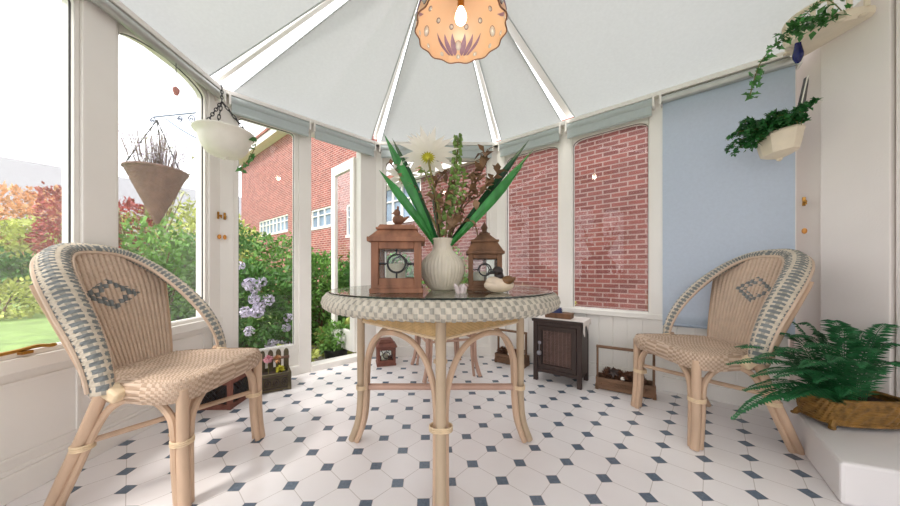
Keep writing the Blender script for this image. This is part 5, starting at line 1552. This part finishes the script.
# brick house beyond
FA = E3+FR.n*(-2.1); 
bd = FR.d
BW = Facet(FA-bd*15.0, FA+bd*3.2)      # long wall parallel to the right facet
t = thing('brick_house', 'long red brick house wall with white windows beyond the conservatory', 'house', BW.p(0, GZ, 0))
O_ = t.location.copy()
HW = 6.1
wins = []
for (x0, x1, y0, y1) in ((259, 288, 218, 234), (311, 331, 208, 228), (346, 362, 203, 236), (383, 421, 184, 222)):
    a_, b_ = spx(BW, x0), spx(BW, x1); d_ = BW.p((a_+b_)/2, 0).y
    wins.append((a_, b_, CH+(CY-y1)/F*d_, CH+(CY-y0)/F*d_))
SP = spx(BW, 370); HL = 3.0
bo = Vector((BW.A.x, BW.A.y))
for nm, mt_, e0, e1, ws, hh in (('brick_wall', 'brick', 0, SP, wins[:3], HW), ('low_brick_wall', 'brick_shaded', SP, BW.L, wins[3:], HL)):
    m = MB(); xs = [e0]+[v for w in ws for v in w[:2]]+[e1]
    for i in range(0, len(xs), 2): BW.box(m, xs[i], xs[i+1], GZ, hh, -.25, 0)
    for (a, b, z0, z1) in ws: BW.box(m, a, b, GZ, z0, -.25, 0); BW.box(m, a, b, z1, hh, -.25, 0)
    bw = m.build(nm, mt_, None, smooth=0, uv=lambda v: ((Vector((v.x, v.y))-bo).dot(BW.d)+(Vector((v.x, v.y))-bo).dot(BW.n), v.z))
    bw.parent = t; bw.matrix_parent_inverse = Matrix.Translation(-O_)
def bpart(m, name, mt, **k):
    m.xf(Matrix.Translation(-O_)); return m.build(name, mt, t, **k)
for (a, b, z0, z1) in wins:
    m = MB(); n = max(2, int(round((b-a)/.36)))
    BW.box(m, a, b, z0-.03, z0+.05, -.12, .02); BW.box(m, a, b, z1-.05, z1, -.12, -.02)
    for k in range(n+1):
        x = a+(b-a-.05)*k/n; BW.box(m, x, x+.05, z0, z1, -.12, -.02)
    BW.box(m, a, b, (z0+z1)/2+.08, (z0+z1)/2+.11, -.10, -.03)
    f_ = bpart(m, 'window', 'white', smooth=0)
    m = MB(); BW.box(m, a, b, z0, z1, -.075, -.065); m.xf(Matrix.Translation(-O_)); m.build('pane', 'dpane', f_, smooth=0)
m = MB(); BW.box(m, -.4, SP+.1, HW-.1, HW+.15, 0, .35); bpart(m, 'fascia', 'white', smooth=0)
m = MB(); BW.box(m, SP+.01, BW.L, HL-.05, HL+.1, 0, .12); bpart(m, 'fascia', 'white', smooth=0)
clay = mat('clay_roof', srgb(150, 96, 80), .8, .2, 8)
for (a0, a1, h0, h1, d0, d1) in ((-.4, SP+.1, HW+.15, HW+2.6, .4, -3.5), (SP+.01, BW.L, HL+.08, HL+.1, .13, -3.5)):
    m = MB(); q = [BW.p(a0, h0, d0), BW.p(a1, h0, d0), BW.p(a1-(4.5 if h0 > 5 else 0), h1, d1), BW.p(a0, h1, d1)]
    m.add(q+[v+Vector((0, 0, .1)) for v in q], [(0, 1, 2, 3), (7, 6, 5, 4), (0, 4, 5, 1), (1, 5, 6, 2), (2, 6, 7, 3), (3, 7, 4, 0)]); bpart(m, 'roof', clay, smooth=0)

# ================================================================ light
w = bpy.data.worlds.new('overcast_sky'); SC.world = w; w.use_nodes = True
nt = w.node_tree; nt.nodes.clear()
o = nt.nodes.new('ShaderNodeOutputWorld'); bg = nt.nodes.new('ShaderNodeBackground')
bg.inputs[0].default_value = (.965, .97, 1.0, 1); bg.inputs[1].default_value = 2.2
nt.links.new(bg.outputs[0], o.inputs[0])
sl = bpy.data.lights.new('sun', 'SUN'); sl.energy = 3.2; sl.angle = math.radians(12); sl.color = (1, .96, .90)
so_ = bpy.data.objects.new('sun', sl); COL.objects.link(so_); so_.location = (-6, -6, 12)
so_.rotation_euler = Vector((.45, .55, -.9)).to_track_quat('-Z', 'Y').to_euler()

cam = bpy.data.cameras.new('camera'); co = bpy.data.objects.new('camera', cam); COL.objects.link(co)
co.location = (0, 0, CH); co.rotation_euler = (PI/2, 0, 0)
cam.sensor_width = 36; cam.lens = F/900*36; cam.sensor_fit = 'HORIZONTAL'
cam.shift_x = (450-CX)/900; cam.shift_y = (CY-253)/900
cam.clip_start = .02; cam.clip_end = 200
SC.camera = co
SC.view_settings.view_transform = 'Standard'; SC.view_settings.look = 'None'
SC.view_settings.gamma = 1.0; SC.view_settings.use_curve_mapping = False
SC.view_settings.exposure = 0.10
SC.cycles.max_bounces = 10; SC.cycles.diffuse_bounces = 5; SC.cycles.transparent_max_bounces = 24; SC.cycles.glossy_bounces = 4
SC.cycles.sample_clamp_indirect = 6.0
SC.cycles.use_denoising = True
